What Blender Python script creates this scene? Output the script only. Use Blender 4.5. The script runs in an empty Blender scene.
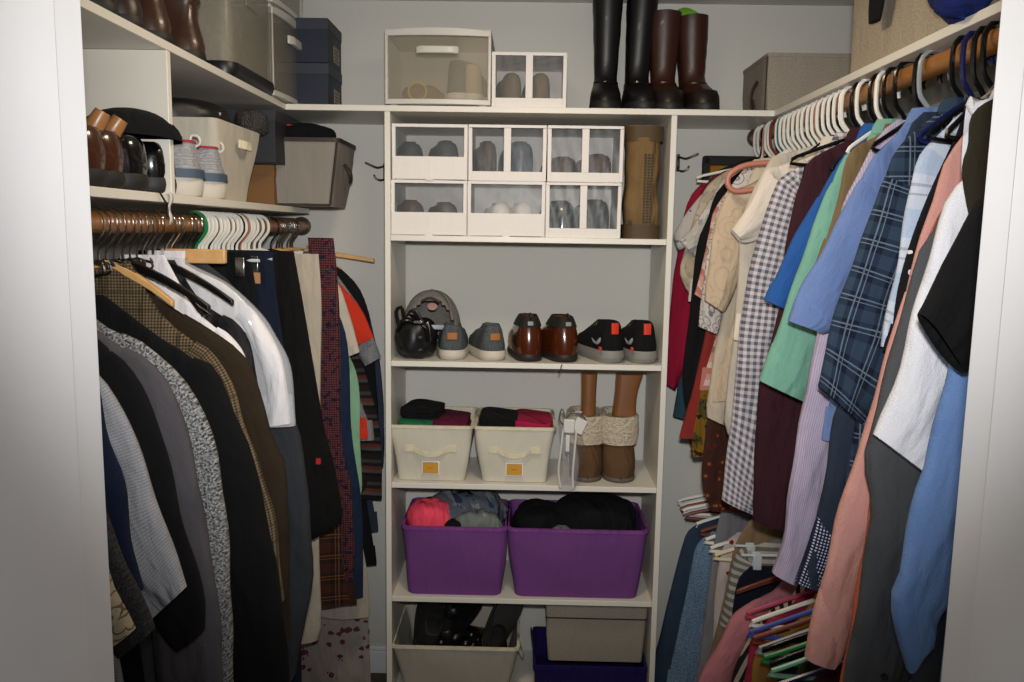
import bpy, bmesh, math, random
from mathutils import Vector, Matrix
random.seed(7)
R = math.radians
SC = bpy.context.scene
COL = SC.collection

# ------------------------------------------------------------------ camera, world, lights, exposure
F = 830.0
EYE = Vector((0.0, 0.0, 1.675))
_f = Vector((15, 110, -F)).normalized()                 # where the depth axis points in camera space
_u = Vector((0.018, 1, 0)); _u = (_u - _f*_u.dot(_f)).normalized()
_r = _f.cross(_u)
M3 = Matrix((_r, _f, _u))                               # world <- camera
def ray(px, py): return M3 @ Vector((px-512, 341-py, -F))
def atY(px, py, Y): d = ray(px, py); return EYE + d*((Y-EYE.y)/d.y)
def atX(px, py, X): d = ray(px, py); return EYE + d*((X-EYE.x)/d.x)
cam_data = bpy.data.cameras.new('camera'); cam = bpy.data.objects.new('camera', cam_data); COL.objects.link(cam)
cam_data.sensor_width = 36; cam_data.lens = F*36/1024; cam_data.clip_start = 0.02
cam.matrix_world = Matrix.Translation(EYE) @ M3.to_4x4()
SC.camera = cam
SC.view_settings.view_transform = 'Standard'; SC.view_settings.look = 'None'
SC.view_settings.exposure = 0.0; SC.view_settings.gamma = 1.0; SC.view_settings.use_curve_mapping = False
W = bpy.data.worlds.new('room_light'); SC.world = W; W.use_nodes = True
bg = W.node_tree.nodes['Background']; bg.inputs[0].default_value = (0.9, 0.93, 1.0, 1); bg.inputs[1].default_value = 0.22
def area(name, loc, size, power, col, rot=(0,0,0), sizey=None):
    l = bpy.data.lights.new(name, 'AREA'); l.energy = power; l.color = col; l.size = size
    if sizey: l.shape = 'RECTANGLE'; l.size_y = sizey
    o = bpy.data.objects.new(name, l); COL.objects.link(o); o.location = loc; o.rotation_euler = rot; return o
fl = bpy.data.lights.new('camera_flash', 'SPOT'); fl.energy = 155; fl.color = (1.0, 0.985, 0.965); fl.shadow_soft_size = .03; fl.spot_size = R(80); fl.spot_blend = 1.0
flo = bpy.data.objects.new('camera_flash', fl); COL.objects.link(flo); flo.location = (0.01, 0.02, 1.675+.11); flo.rotation_euler = (R(89), 0, 0)
area('closet_ceiling_light', (0.0, 1.75, 2.40), 0.30, 9, (1.0, 0.80, 0.55))
area('rear_cool_light', (0.0, -1.2, 2.2), 1.6, 5, (0.86, 0.92, 1.0), (R(62), 0, 0))  # broad cool area lamp behind and above the camera, aimed into the closet

# ------------------------------------------------------------------ colours and materials
def lin(h):
    if isinstance(h, tuple): return h if len(h) == 4 else (*h, 1)
    h = h.lstrip('#'); v = [int(h[i:i+2], 16)/255 for i in (0, 2, 4)]
    return tuple([(c/12.92 if c <= .04045 else ((c+.055)/1.055)**2.4) for c in v]) + (1,)
class N:
    def __init__(s, name):
        s.m = bpy.data.materials.new(name); s.m.use_nodes = True; s.t = s.m.node_tree; s.b = s.t.nodes['Principled BSDF']
    def n(s, t, **k):
        o = s.t.nodes.new(t)
        for a, v in k.items():
            if a.startswith('i_'):
                kk = a[2:]; o.inputs[int(kk) if kk.isdigit() else kk.replace('_', ' ')].default_value = v
            else: setattr(o, a, v)
        return o
    def l(s, a, b): s.t.links.new(a, b)
    def math(s, op, a, b=None, c=None):
        o = s.t.nodes.new('ShaderNodeMath'); o.operation = op
        for i, v in enumerate((a, b, c)):
            if v is None: continue
            if isinstance(v, (int, float)): o.inputs[i].default_value = v
            else: s.l(v, o.inputs[i])
        return o.outputs[0]
    def mix(s, f, a, b):
        o = s.t.nodes.new('ShaderNodeMix'); o.data_type = 'RGBA'
        for v, i in ((f, 0), (a, 6), (b, 7)):
            if isinstance(v, (int, float)): o.inputs[i].default_value = v
            elif isinstance(v, (str, tuple)): o.inputs[i].default_value = lin(v)
            else: s.l(v, o.inputs[i])
        return o.outputs[2]
    def uv(s):
        u = s.n('ShaderNodeUVMap'); sp = s.n('ShaderNodeSeparateXYZ'); s.l(u.outputs[0], sp.inputs[0]); return u.outputs[0], sp.outputs[0], sp.outputs[1]
    def obj(s): return s.n('ShaderNodeTexCoord').outputs['Object']
    def noise(s, vec, sc, det=3, rough=.5):
        o = s.n('ShaderNodeTexNoise'); o.inputs['Scale'].default_value = sc; o.inputs['Detail'].default_value = det; o.inputs['Roughness'].default_value = rough
        s.l(vec, o.inputs[0]); return o.outputs[0]
    def bump(s, h, st, dist=.002):
        o = s.n('ShaderNodeBump'); o.inputs['Strength'].default_value = st; o.inputs['Distance'].default_value = dist
        s.l(h, o.inputs['Height']); s.l(o.outputs[0], s.b.inputs['Normal'])
    def col(s, c):
        if isinstance(c, (str, tuple)): s.b.inputs['Base Color'].default_value = lin(c)
        else: s.l(c, s.b.inputs['Base Color'])
    def set(s, **k):
        for a, v in k.items(): s.b.inputs[a.replace('_', ' ')].default_value = v
        return s
CACHE = {}
def plain(name, c, rough=.5, metal=0, bump=0, bscale=200, var=.06, coat=0):
    if name in CACHE: return CACHE[name]
    g = N(name); g.set(Roughness=rough, Metallic=metal, Coat_Weight=coat)
    o = g.obj(); nz = g.noise(o, 6, 3)
    a = lin(c); d = tuple(x*(1-var*2) for x in a[:3]) + (1,)
    g.col(g.mix(nz, d, a))
    if bump: g.bump(g.noise(o, bscale, 2), bump)
    CACHE[name] = g.m; return g.m
def fabric(name, pat, *c, sc=1.0, rough=.92, sheen=.0, bump=.35):
    if name in CACHE: return CACHE[name]
    g = N(name); g.set(Roughness=rough, Sheen_Weight=sheen, Specular_IOR_Level=.22)
    uv, u, v = g.uv(); c = [lin(x) for x in c]
    def sq(x, f, duty=.5, ph=0.0):
        fr = g.math('FRACT', g.math('ADD', g.math('MULTIPLY', x, f), ph+50)); return g.math('LESS_THAN', fr, duty)
    wv = g.noise(uv, 420, 2); big = g.noise(uv, 7, 3)
    if pat == 'plain':
        k = c[0]; col = g.mix(wv, tuple(x*.82 for x in k[:3])+(1,), tuple(min(1, x*1.15) for x in k[:3])+(1,))
    elif pat == 'heather':
        nz = g.noise(uv, 260*sc, 2, .7); nn = g.math('MULTIPLY', g.math('SUBTRACT', nz, .38), 4); col = g.mix(g.n('ShaderNodeClamp').outputs[0], c[0], c[1])
        cl = g.t.nodes[-1]
        mx = [q for q in g.t.nodes if q.type == 'CLAMP'][0]; g.l(nn, mx.inputs[0])
    elif pat == 'gingham':
        f = 22*sc; m = g.math('MULTIPLY', g.math('ADD', sq(u, f), sq(v, f)), .5); col = g.mix(m, c[0], c[1])
    elif pat == 'plaid':
        f = 11*sc; m = g.math('MULTIPLY', g.math('ADD', sq(u, f, .45), sq(v, f, .45)), .5); col = g.mix(m, c[0], c[1])
        ln = g.math('MAXIMUM', g.math('MAXIMUM', sq(u, f, .05, .2), sq(v, f, .05, .2)), g.math('MAXIMUM', sq(u, f, .035, .34), sq(v, f, .035, .34)))
        col = g.mix(g.math('MULTIPLY', ln, .45), col, c[2])
    elif pat == 'check':
        f = 75*sc; m = g.math('MULTIPLY', g.math('ADD', sq(u, f), sq(v, f)), .5); col = g.mix(m, c[0], c[1])
        col = g.mix(g.math('MULTIPLY', g.math('MAXIMUM', sq(u, 13*sc, .09), sq(v, 13*sc, .09)), .5), col, c[0])
    elif pat == 'stripe':
        m = sq(v, 30*sc, .5); col = g.mix(m, c[0], c[1])
    elif pat == 'vstripe':
        m = sq(u, 30*sc, .5); col = g.mix(m, c[0], c[1])
    elif pat == 'dots':
        f = 55*sc; a_ = g.math('SINE', g.math('MULTIPLY', g.math('ADD', u, v), f*2)); b_ = g.math('SINE', g.math('MULTIPLY', g.math('SUBTRACT', u, v), f*2))
        m = g.math('GREATER_THAN', g.math('MULTIPLY', a_, b_), .35); col = g.mix(m, c[0], c[1])
    elif pat == 'floral':
        vo = g.n('ShaderNodeTexVoronoi'); vo.inputs['Scale'].default_value = 22*sc; g.l(uv, vo.inputs[0])
        d = vo.outputs['Distance']; wob = g.noise(uv, 60*sc, 2)
        m = g.math('LESS_THAN', g.math('ADD', d, g.math('MULTIPLY', wob, .45)), .52); col = g.mix(m, c[0], c[1])
        m2 = g.math('LESS_THAN', g.math('ADD', d, g.math('MULTIPLY', wob, .2)), .26); col = g.mix(m2, col, c[2] if len(c) > 2 else c[0])
    elif pat == 'rings':
        vo = g.n('ShaderNodeTexVoronoi'); vo.inputs['Scale'].default_value = 18*sc; vo.inputs['Randomness'].default_value = .5; g.l(uv, vo.inputs[0])
        m = g.math('GREATER_THAN', g.math('SINE', g.math('MULTIPLY', vo.outputs['Distance'], 26)), .72); col = g.mix(m, c[0], c[1])
    elif pat == 'blotch':
        nz = g.noise(uv, 16*sc, 3, .6); m = g.math('GREATER_THAN', nz, .52); col = g.mix(m, c[0], c[1])
        nz2 = g.noise(uv, 27*sc, 2); m2 = g.math('GREATER_THAN', nz2, .60); col = g.mix(m2, col, c[2] if len(c) > 2 else c[1])
    elif pat == 'bands':
        x = g.math('FRACT', g.math('ADD', g.math('MULTIPLY', v, 7*sc), 20)); rp = g.n('ShaderNodeValToRGB'); g.l(x, rp.inputs[0]); rp.color_ramp.interpolation = 'CONSTANT'
        e = rp.color_ramp.elements; e[0].color = c[0]; e[1].position = .25; e[1].color = c[1]
        for i, p in enumerate((.4, .55, .7, .85)):
            q = e.new(p); q.color = c[(i+2) % len(c)]
        col = rp.outputs[0]
    elif pat == 'rust':
        f = 60*sc; m = g.math('MULTIPLY', sq(u, f, .7), sq(v, f, .6)); nz = g.noise(uv, 30*sc, 2); m = g.math('MULTIPLY', m, g.math('GREATER_THAN', nz, .42)); col = g.mix(m, c[0], c[1])
    g.col(col)
    mp = g.n('ShaderNodeMapping'); mp.inputs['Scale'].default_value = (1.0, .33, 1); mp.inputs['Rotation'].default_value = (0, 0, .18); g.l(uv, mp.inputs[0])
    fo = g.noise(mp.outputs[0], 16, 2, .45); f2 = g.noise(mp.outputs[0], 45, 2, .5)
    h = g.math('ADD', g.math('ADD', g.math('MULTIPLY', wv, .05), g.math('MULTIPLY', fo, 1.0)), g.math('MULTIPLY', f2, .22)); g.bump(h, min(1, bump*1.8), .05)
    CACHE[name] = g.m; return g.m
def clear(name, c, alpha, rough=.12):
    if name in CACHE: return CACHE[name]
    g = N(name); g.set(Roughness=rough, Alpha=alpha, Specular_IOR_Level=.3); g.col(c)
    o = g.obj(); g.bump(g.noise(o, 14, 2), .2, .006)
    CACHE[name] = g.m; return g.m
def woodmat(name, a, b, rough=.4):
    g = N(name); g.set(Roughness=rough, Coat_Weight=.25, Coat_Roughness=.25); o = g.obj()
    mp = g.n('ShaderNodeMapping'); mp.inputs['Scale'].default_value = (9, 1.2, 9); g.l(o, mp.inputs[0])
    nz = g.noise(mp.outputs[0], 5, 5, .6); g.col(g.mix(nz, a, b)); g.bump(nz, .1); return g.m
def wallmat(name, c, bump=.35, sc=55):
    g = N(name); g.set(Roughness=.85, Specular_IOR_Level=.25); o = g.obj(); n1 = g.noise(o, sc, 4, .6); n2 = g.noise(o, 2.5, 2)
    a = lin(c); g.col(g.mix(n2, a, tuple(x*.94 for x in a[:3])+(1,))); g.bump(n1, bump, .004); return g.m

M = {}
M['wall'] = wallmat('painted_wall', '#c7c5be'); M['ceil'] = wallmat('ceiling_paint', '#c9c7c2'); M['trim'] = plain('white_gloss_paint', '#e6e7ea', .38)
M['shelf'] = plain('white_melamine', '#dedacf', .42); M['rod'] = woodmat('varnished_rod_wood', '#7a4a1c', '#a8702f')
g = N('carpet'); g.set(Roughness=1); o = g.obj(); nz = g.noise(o, 300, 2, .7); g.col(g.mix(nz, '#4a3d2e', '#8a7860')); g.bump(nz, 1, .01); M['carpet'] = g.m
M['chrome'] = plain('chrome_metal', '#c9c9c9', .18, 1); M['bronze'] = plain('aged_bronze', '#4a4036', .35, .8)
M['hwhite'] = plain('white_hanger_plastic', '#e2dfd6', .35); M['hblack'] = plain('black_hanger_plastic', '#0b0b0c', .25); M['hnavy'] = plain('navy_hanger_plastic', '#141a4a', .25)
M['hsalmon'] = plain('salmon_hanger_plastic', '#ac6f5c', .45); M['hteal'] = plain('teal_hanger_plastic', '#2c6475', .4); M['hgreen'] = plain('green_hanger_plastic', '#1f7a44', .3)
M['hmint'] = plain('mint_hanger_plastic', '#6fa892', .35); M['hgrey'] = plain('grey_hanger_plastic', '#8d9295', .35); M['hblue'] = plain('blue_hanger_plastic', '#3a4f9c', .3)
M['hpink'] = plain('pink_hanger_plastic', '#b04a62', .35); M['hbrown'] = plain('brown_hanger_plastic', '#6d3526', .35); M['hwood'] = woodmat('hanger_wood', '#b98a4e', '#d9b077'); M['hcream'] = plain('cream_hanger_plastic', '#d8c9a6', .4)
M['hclear'] = clear('clear_hanger_plastic', '#cfd6dc', .7)

# ------------------------------------------------------------------ mesh builder
class MB:
    def __init__(s): s.v = []; s.f = []; s.uv = []
    def loft(s, rings, cap0=True, cap1=True, uvs=None, closed=True):
        b = len(s.v); n = len(rings[0])
        for i, r in enumerate(rings):
            for j, p in enumerate(r):
                s.v.append(tuple(p)); s.uv.append(uvs[i][j] if uvs else (p[0]+p[1]*.5, p[2]))
        m = n if closed else n-1
        for i in range(len(rings)-1):
            for j in range(m):
                k = (j+1) % n; s.f.append((b+i*n+j, b+i*n+k, b+(i+1)*n+k, b+(i+1)*n+j))
        if cap0 and closed: s.f.append(tuple(b+j for j in reversed(range(n))))
        if cap1 and closed: s.f.append(tuple(b+(len(rings)-1)*n+j for j in range(n)))
        return s
    def box(s, x0, x1, y0, y1, z0, z1, rot=None, piv=None):
        c = [Vector((x, y, z)) for z in (z0, z1) for x, y in ((x0, y0), (x1, y0), (x1, y1), (x0, y1))]
        if rot is not None:
            pv = Vector(piv) if piv else sum(c, Vector())/8
            c = [pv + rot @ (p-pv) for p in c]
        b = len(s.v); s.v += [tuple(p) for p in c]; s.uv += [(p.x+p.y, p.z+p.y*.3) for p in c]
        for q in ((0, 3, 2, 1), (4, 5, 6, 7), (0, 1, 5, 4), (1, 2, 6, 5), (2, 3, 7, 6), (3, 0, 4, 7)): s.f.append(tuple(b+i for i in q))
        return s
    def tube(s, path, r, n=8, flat=None, closed=False):
        P = [Vector(p) for p in path]; rings = []; up = None
        for i, p in enumerate(P):
            if closed: t = (P[(i+1) % len(P)]-P[i-1]).normalized()
            else: t = (P[min(i+1, len(P)-1)]-P[max(i-1, 0)]).normalized()
            if up is None:
                up = Vector((0, 0, 1)) if abs(t.z) < .9 else Vector((0, 1, 0))
            up = (up - t*up.dot(t)).normalized(); sd = t.cross(up)
            rr = r[i] if isinstance(r, (list, tuple)) else r; fl = flat or 1
            rings.append([p + up*math.cos(2*math.pi*k/n)*rr + sd*math.sin(2*math.pi*k/n)*rr*fl for k in range(n)])
        if closed: rings.append(rings[0])
        return s.loft(rings, not closed, not closed)
    def dome(s, c, rx, ry, rz, n=20, m=8, top=1.0, bot=0.0):
        rings = []
        for i in range(m+1):
            a = math.pi/2*(bot + (top-bot)*i/m)
            rings.append([(c[0]+rx*max(math.cos(a), .001)*math.cos(2*math.pi*k/n), c[1]+ry*max(math.cos(a), .001)*math.sin(2*math.pi*k/n), c[2]+rz*math.sin(a)) for k in range(n)])
        return s.loft(rings)
    def sheet(s, grid, uvs=None):
        b = len(s.v); n = len(grid[0])
        for i, r in enumerate(grid):
            for j, p in enumerate(r): s.v.append(tuple(p)); s.uv.append(uvs[i][j] if uvs else (p[0], p[2]))
        for i in range(len(grid)-1):
            for j in range(n-1): s.f.append((b+i*n+j, b+i*n+j+1, b+(i+1)*n+j+1, b+(i+1)*n+j))
        return s
    def build(s, name, mat, parent=None, smooth=True, bevel=0, sub=0, solid=0, loc=None, rotz=0):
        me = bpy.data.meshes.new(name); me.from_pydata(s.v, [], s.f); me.update()
        ul = me.uv_layers.new(name='UVMap')
        for lp in me.loops: ul.data[lp.index].uv = s.uv[lp.vertex_index]
        bm = bmesh.new(); bm.from_mesh(me); bmesh.ops.remove_doubles(bm, verts=bm.verts, dist=1e-6); bmesh.ops.recalc_face_normals(bm, faces=bm.faces); bm.to_mesh(me); bm.free()
        me.materials.append(mat)
        if smooth: me.polygons.foreach_set('use_smooth', [True]*len(me.polygons))
        o = bpy.data.objects.new(name, me); COL.objects.link(o)
        if parent: o.parent = parent
        if loc is not None: o.location = loc
        if rotz: o.rotation_euler.z = rotz
        if solid: md = o.modifiers.new('thickness', 'SOLIDIFY'); md.thickness = solid; md.offset = 0
        if bevel: md = o.modifiers.new('bevel', 'BEVEL'); md.width = bevel; md.segments = 2; md.limit_method = 'ANGLE'; md.angle_limit = R(40)
        if sub: md = o.modifiers.new('subsurf', 'SUBSURF'); md.levels = sub; md.render_levels = sub
        if smooth and (bevel or not sub):
            try: me.set_sharp_from_angle(angle=R(42))
            except Exception: pass
        return o
def tag(o, label=None, cat=None, group=None, kind=None):
    if label: o['label'] = label
    if cat: o['category'] = cat
    if group: o['group'] = group
    if kind: o['kind'] = kind
    return o
def thing(name, label, cat, loc=(0, 0, 0), rotz=0, group=None, rot=None):
    o = bpy.data.objects.new(name, None); COL.objects.link(o); o.location = loc; o.rotation_euler = rot or (0, 0, rotz); o.empty_display_size = .05
    return tag(o, label, cat, group)
def struct(name, mb, mat, **k): return tag(mb.build(name, mat, smooth=False, **k), kind='structure')
def kids(o): return [c for c in COL.objects if c.parent == o]
def copy_tree(o, parent=None):
    c = o.copy(); COL.objects.link(c)
    if parent: c.parent = parent
    for k in KID.get(o.name, None) or kids(o): copy_tree(k, c)
    return c
KID = {}
def smooth_path(pts, n):
    """Catmull-Rom through 2D/3D points, n samples by arc length."""
    P = [Vector(p) for p in pts]; P = [2*P[0]-P[1]] + P + [2*P[-1]-P[-2]]; out = []
    for i in range(1, len(P)-2):
        for k in range(12):
            t = k/12; a, b, c, d = P[i-1], P[i], P[i+1], P[i+2]
            out.append(.5*((2*b) + (c-a)*t + (2*a-5*b+4*c-d)*t*t + (3*b-a-3*c+d)*t**3))
    out.append(P[-2]); L = [0]
    for i in range(1, len(out)): L.append(L[-1] + (out[i]-out[i-1]).length)
    res = []; j = 0
    for k in range(n):
        s_ = L[-1]*k/(n-1)
        while j < len(L)-2 and L[j+1] < s_: j += 1
        t = (s_-L[j])/max(L[j+1]-L[j], 1e-9); res.append(out[j].lerp(out[j+1], min(1, t)))
    return res
# ------------------------------------------------------------------ the room
XL, XR, YB, YF, ZC = -1.10, 1.105, 2.965, 2.62, 2.45
YD0, YD1, XD = 0.60, 0.855, 0.447                       # door opening
struct('floor', MB().box(XL-.1, XR+.1, -1.5, YB+.1, -.05, 0), M['carpet'])
struct('ceiling', MB().box(XL-.1, XR+.1, YD0+.1, YB+.1, ZC, ZC+.05), M['ceil'])
struct('wall_back', MB().box(XL-.1, XR+.1, YB, YB+.1, 0, ZC), M['wall'])
struct('wall_left', MB().box(XL-.1, XL, YD1-.05, YB, 0, ZC), M['wall'])
struct('wall_right', MB().box(XR, XR+.1, YD1-.05, YB, 0, ZC), M['wall'])
XDR = 0.458
struct('wall_front', MB().box(XL-.1, -XD-.02, YD0+.02, YD1-.01, 0, ZC).box(XDR+.02, XR+.1, YD0+.02, YD1-.01, 0, ZC).box(-XD-.02, XDR+.02, YD0+.02, YD1-.01, 2.13, ZC), M['wall'])
for sx, xd, nm in ((-1, XD, 'left'), (1, XDR, 'right')):
    m = MB(); a, b = sorted((sx*xd, sx*(xd+.02))); m.box(a, b, YD0, YD1, 0, 2.13)                      # jamb
    struct('trim_1' if sx < 0 else 'trim_2', m, M['trim'], bevel=.003)
    m = MB(); a, b = sorted((sx*(xd-.010), sx*(xd-.0005))); m.box(a, b, YD0+.04, YD0+.19, 0, 2.12)              # door stop
    struct('trim_3' if sx < 0 else 'trim_4', m, M['trim'], bevel=.004)
    m = MB(); a, b = sorted((sx*(xd-.018), sx*(xd+.09))); m.box(a, b, YD0-.02, YD0-.0005, 0, 2.2)                # casing on the room side
    struct('trim_5' if sx < 0 else 'trim_6', m, M['trim'], bevel=.006)
for nm, bx in (('baseboard_back', (XL, XR, YB-.014, YB, 0, .09)), ('baseboard_left', (XL, XL+.014, YD1, YB-.014, 0, .09)), ('baseboard_right', (XR-.014, XR, YD1, YB-.014, 0, .09))):
    struct(nm, MB().box(*bx).box(bx[0], bx[1], bx[2] + (.004 if nm == 'baseboard_back' else 0), bx[3], .09, .105), M['trim'], bevel=.003)

# shelving tower
zs = [atY(527, y, YF).z for y in (110, 240, 366, 488, 602)]
xl = atY(388, 330, YF).x; xr = atY(666, 330, YF).x; T = .018
SZ = zs; ZTOP = zs[0]
t = thing('shelving_tower', 'tall white shelving tower of cubbies against the back wall', 'shelving', ((xl+xr)/2, (YF+YB)/2, 0))
def prt(name, par, mb, mat, **k):
    o = mb.build(name, mat, par, **k); o.matrix_parent_inverse = Matrix.Translation(-par.location) if par.rotation_euler.z == 0 else par.matrix_basis.inverted(); return o
prt('side_panel', t, MB().box(xl-T/2, xl+T/2, YF, YB-.016, 0, ZTOP-T/2-.0006), M['shelf'], smooth=False, bevel=.0015)
prt('side_panel', t, MB().box(xr-T/2, xr+T/2, YF, YB-.016, 0, ZTOP-T/2-.0006), M['shelf'], smooth=False, bevel=.0015)
for z in zs[1:] + [.10]:
    prt('shelf', t, MB().box(xl+T/2+.0004, xr-T/2-.0004, YF+.001, YB-.016, z-T/2, z+T/2), M['shelf'], smooth=False, bevel=.0015)
XSL, XSR = atY(286, 108, YF).x, atY(774, 118, YF).x
tag(MB().box(XL, XR, YF, YB, ZTOP-T/2, ZTOP+T/2).build('wall_shelf', M['shelf'], smooth=False, bevel=.0015), 'long white top shelf across the back wall and shelving tower', 'shelf')
tag(MB().box(XL, XSL, YD1+.15, YF-.0006, ZTOP-T/2, ZTOP+T/2).build('wall_shelf', M['shelf'], smooth=False, bevel=.0015), 'white upper shelf along the left wall, holding boots and plastic drawers', 'shelf')
tag(MB().box(XSR, XR, YD1+.05, YF-.0006, ZTOP-T/2, ZTOP+T/2).build('wall_shelf', M['shelf'], smooth=False, bevel=.0015), 'white shelf over the right clothes rod', 'shelf')
Z2 = atX(88, 188, XSL+.01).z
Z2 = (Z2 + atY(290, 211, YF).z)/2
t = thing('wall_shelf', 'white lower shelf over the left clothes rod, holding shoes and bins', 'shelf', (XSL, YF, Z2))
prt('shelf_board', t, MB().box(XL, XSL+.01, YD1+.15, YF+.22, Z2-T/2, Z2+T/2), M['shelf'], smooth=False, bevel=.0015)
YDV = 2.0
YDV = atX(168, 90, XSL).y
prt('divider_panel', t, MB().box(XL, XSL, YDV, YDV+T, Z2+T/2, ZTOP-T/2-.0006), M['shelf'], smooth=False, bevel=.0015)
prt('support_cleat', t, MB().box(XL, XL+.018, YD1+.15, YB-.02, Z2-T/2-.07, Z2-T/2), M['shelf'], smooth=False)

# rods
XRL, XRR = -.80, .79
ZRL = atX(200, 224, XRL).z; ZRR = (atX(985, 46, XRR).z + atX(790, 124, XRR).z)/2; ZRB = .85
def rod(X, Z, y0, label, r=.021):
    t = thing('closet_rod', label, 'clothes rod', (X, (y0+YB)/2, Z))
    ya = y0-(y0+YB)/2; yb = YB-(y0+YB)/2
    MB().tube([(0, ya, 0), (0, yb-.002, 0)], r, 20).build('pole', M['rod'], t)
    MB().tube([(0, yb-.014, 0), (0, yb-.001, 0)], r+.012, 20).build('rod_socket', M['bronze'], t)
rod(XRL, ZRL, YD1+.12, 'round varnished wooden rod under the left lower shelf')
rod(XRR, ZRR, YD1+.12, 'round varnished wooden rod under the right shelf')
rod(XRR, ZRB, YD1+.12, 'lower wooden rod low on the right, buried in clothes', .018)

# hooks on the back wall
def wall_hook(px, py, sx, label):
    p = atY(px, py, YB); t = thing('coat_hook', label, 'hook', p)
    MB().box(-.006, .006, -.004, 0, -.03, .03).build('backplate', M['bronze'], t, bevel=.002)
    MB().tube(smooth_path([(0, -.004, .012), (0, -.02, .018), (-sx*.02, -.04, .012), (-sx*.045, -.05, .022), (-sx*.06, -.052, .028)], 16), .0035, 8).build('upper_prong', M['bronze'], t)
    MB().tube(smooth_path([(0, -.004, -.012), (0, -.016, -.026), (-sx*.014, -.03, -.03), (-sx*.028, -.035, -.022), (-sx*.032, -.035, -.012)], 16), .0035, 8).build('lower_prong', M['bronze'], t)
wall_hook(385, 172, 1, 'dark double coat hook on the wall left of the shelving tower')
wall_hook(678, 163, -1, 'dark double coat hook on the wall right of the shelving tower')
# ------------------------------------------------------------------ hangers and clothes
RODS = {'L': (XRL, ZRL, 1), 'R': (XRR, ZRR, -1), 'B': (XRR, ZRB, -1)}
def hook_path(r=.0245, zn=-.072, sx=1, open_=.35):
    if r >= .027: zn = -.095
    pts = [(sx*r*math.cos(a), 0, r*math.sin(a)+.0) for a in [math.pi*(-open_*.5) + (math.pi*(1+open_*.5))*k/10 for k in range(11)]]
    pts = [(-p[0], p[1], p[2]) for p in pts]
    # ends at +sx*r, 0 then sweeps down to the neck
    if r >= .03: pts = [(-sx*r*.95, 0, -.028)] + pts + [(sx*r*1.0, 0, -.03), (sx*r*.85, 0, -.058), (sx*r*.35, 0, -.078), (0, 0, zn)]
    else: pts += [(sx*r*.95, 0, -.018), (sx*r*.35, 0, -.04), (0, 0, -.055), (0, 0, zn)]
    return smooth_path(pts, 22)
def hanger(side, Y, kind, matk, label, group, span=.205, rot=0.0, drop=.075, hookm=None):
    X, Z, s = RODS[side]
    t = thing('clothes_hanger', label, 'hanger', (X, Y, Z), rot, group)
    r = {'wire': .0022, 'tube': .0042, 'wood': .003, 'flat': .003, 'clip': .003}[kind]
    hm = M['chrome'] if kind in ('wood', 'clip', 'wire') and hookm is None else M[hookm or matk]
    MB().tube(hook_path(.025 if kind != 'tube' else (.0305 if side == 'R' else .0275), sx=-1 if side != 'L' else 1), r*(1.15 if kind == 'tube' else 1), 7).build('hook', hm, t)
    zo = -.022 if (kind == 'tube' and side == 'R') else 0; a = []
    if kind in ('wood', 'flat'):
        for k in range(13):
            d = span*(k/6-1); u = abs(d)/span; z = -.072 - drop*(u**1.4); h = .019*(1-.35*u); w = .007 if kind == 'wood' else .004
            a.append([(d, -w, z-h), (d, w, z-h), (d, w, z), (d, -w, z)])
        MB().loft(a).build('shoulder_bar', M[matk], t, bevel=.002)
    elif kind == 'clip':
        a = [(-.16, 0, -.085), (.16, 0, -.085)]
        MB().tube(a, .004, 8).build('bar', M[matk], t)
        for d in (-.115, .115):
            m = MB(); m.box(d-.012, d+.012, -.012, -.004, -.125, -.078); m.box(d-.012, d+.012, .004, .012, -.125, -.078); m.tube([(d-.012, 0, -.095), (d+.012, 0, -.095)], .008, 8)
            m.build('clip', M['chrome'] if matk != 'hclear' or side == 'L' else M['hclear'], t, bevel=.002)
    else:
        pts = [(0, 0, -.072), (-.03, 0, -.080), (-span*.9, 0, -.072-drop), (-span, 0, -.08-drop), (-span*.97, 0, -.092-drop), (0, 0, -.098-drop), (span*.97, 0, -.092-drop), (span, 0, -.08-drop), (span*.9, 0, -.072-drop), (.03, 0, -.080), (0, 0, -.072)]
        if side == 'B': r *= 1.35
        pts = [(a_, b_, c_+zo) for a_, b_, c_ in pts]
        MB().tube(smooth_path(pts, 46), r*1.05, 7).build('frame', M[matk], t)
    return t

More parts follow.
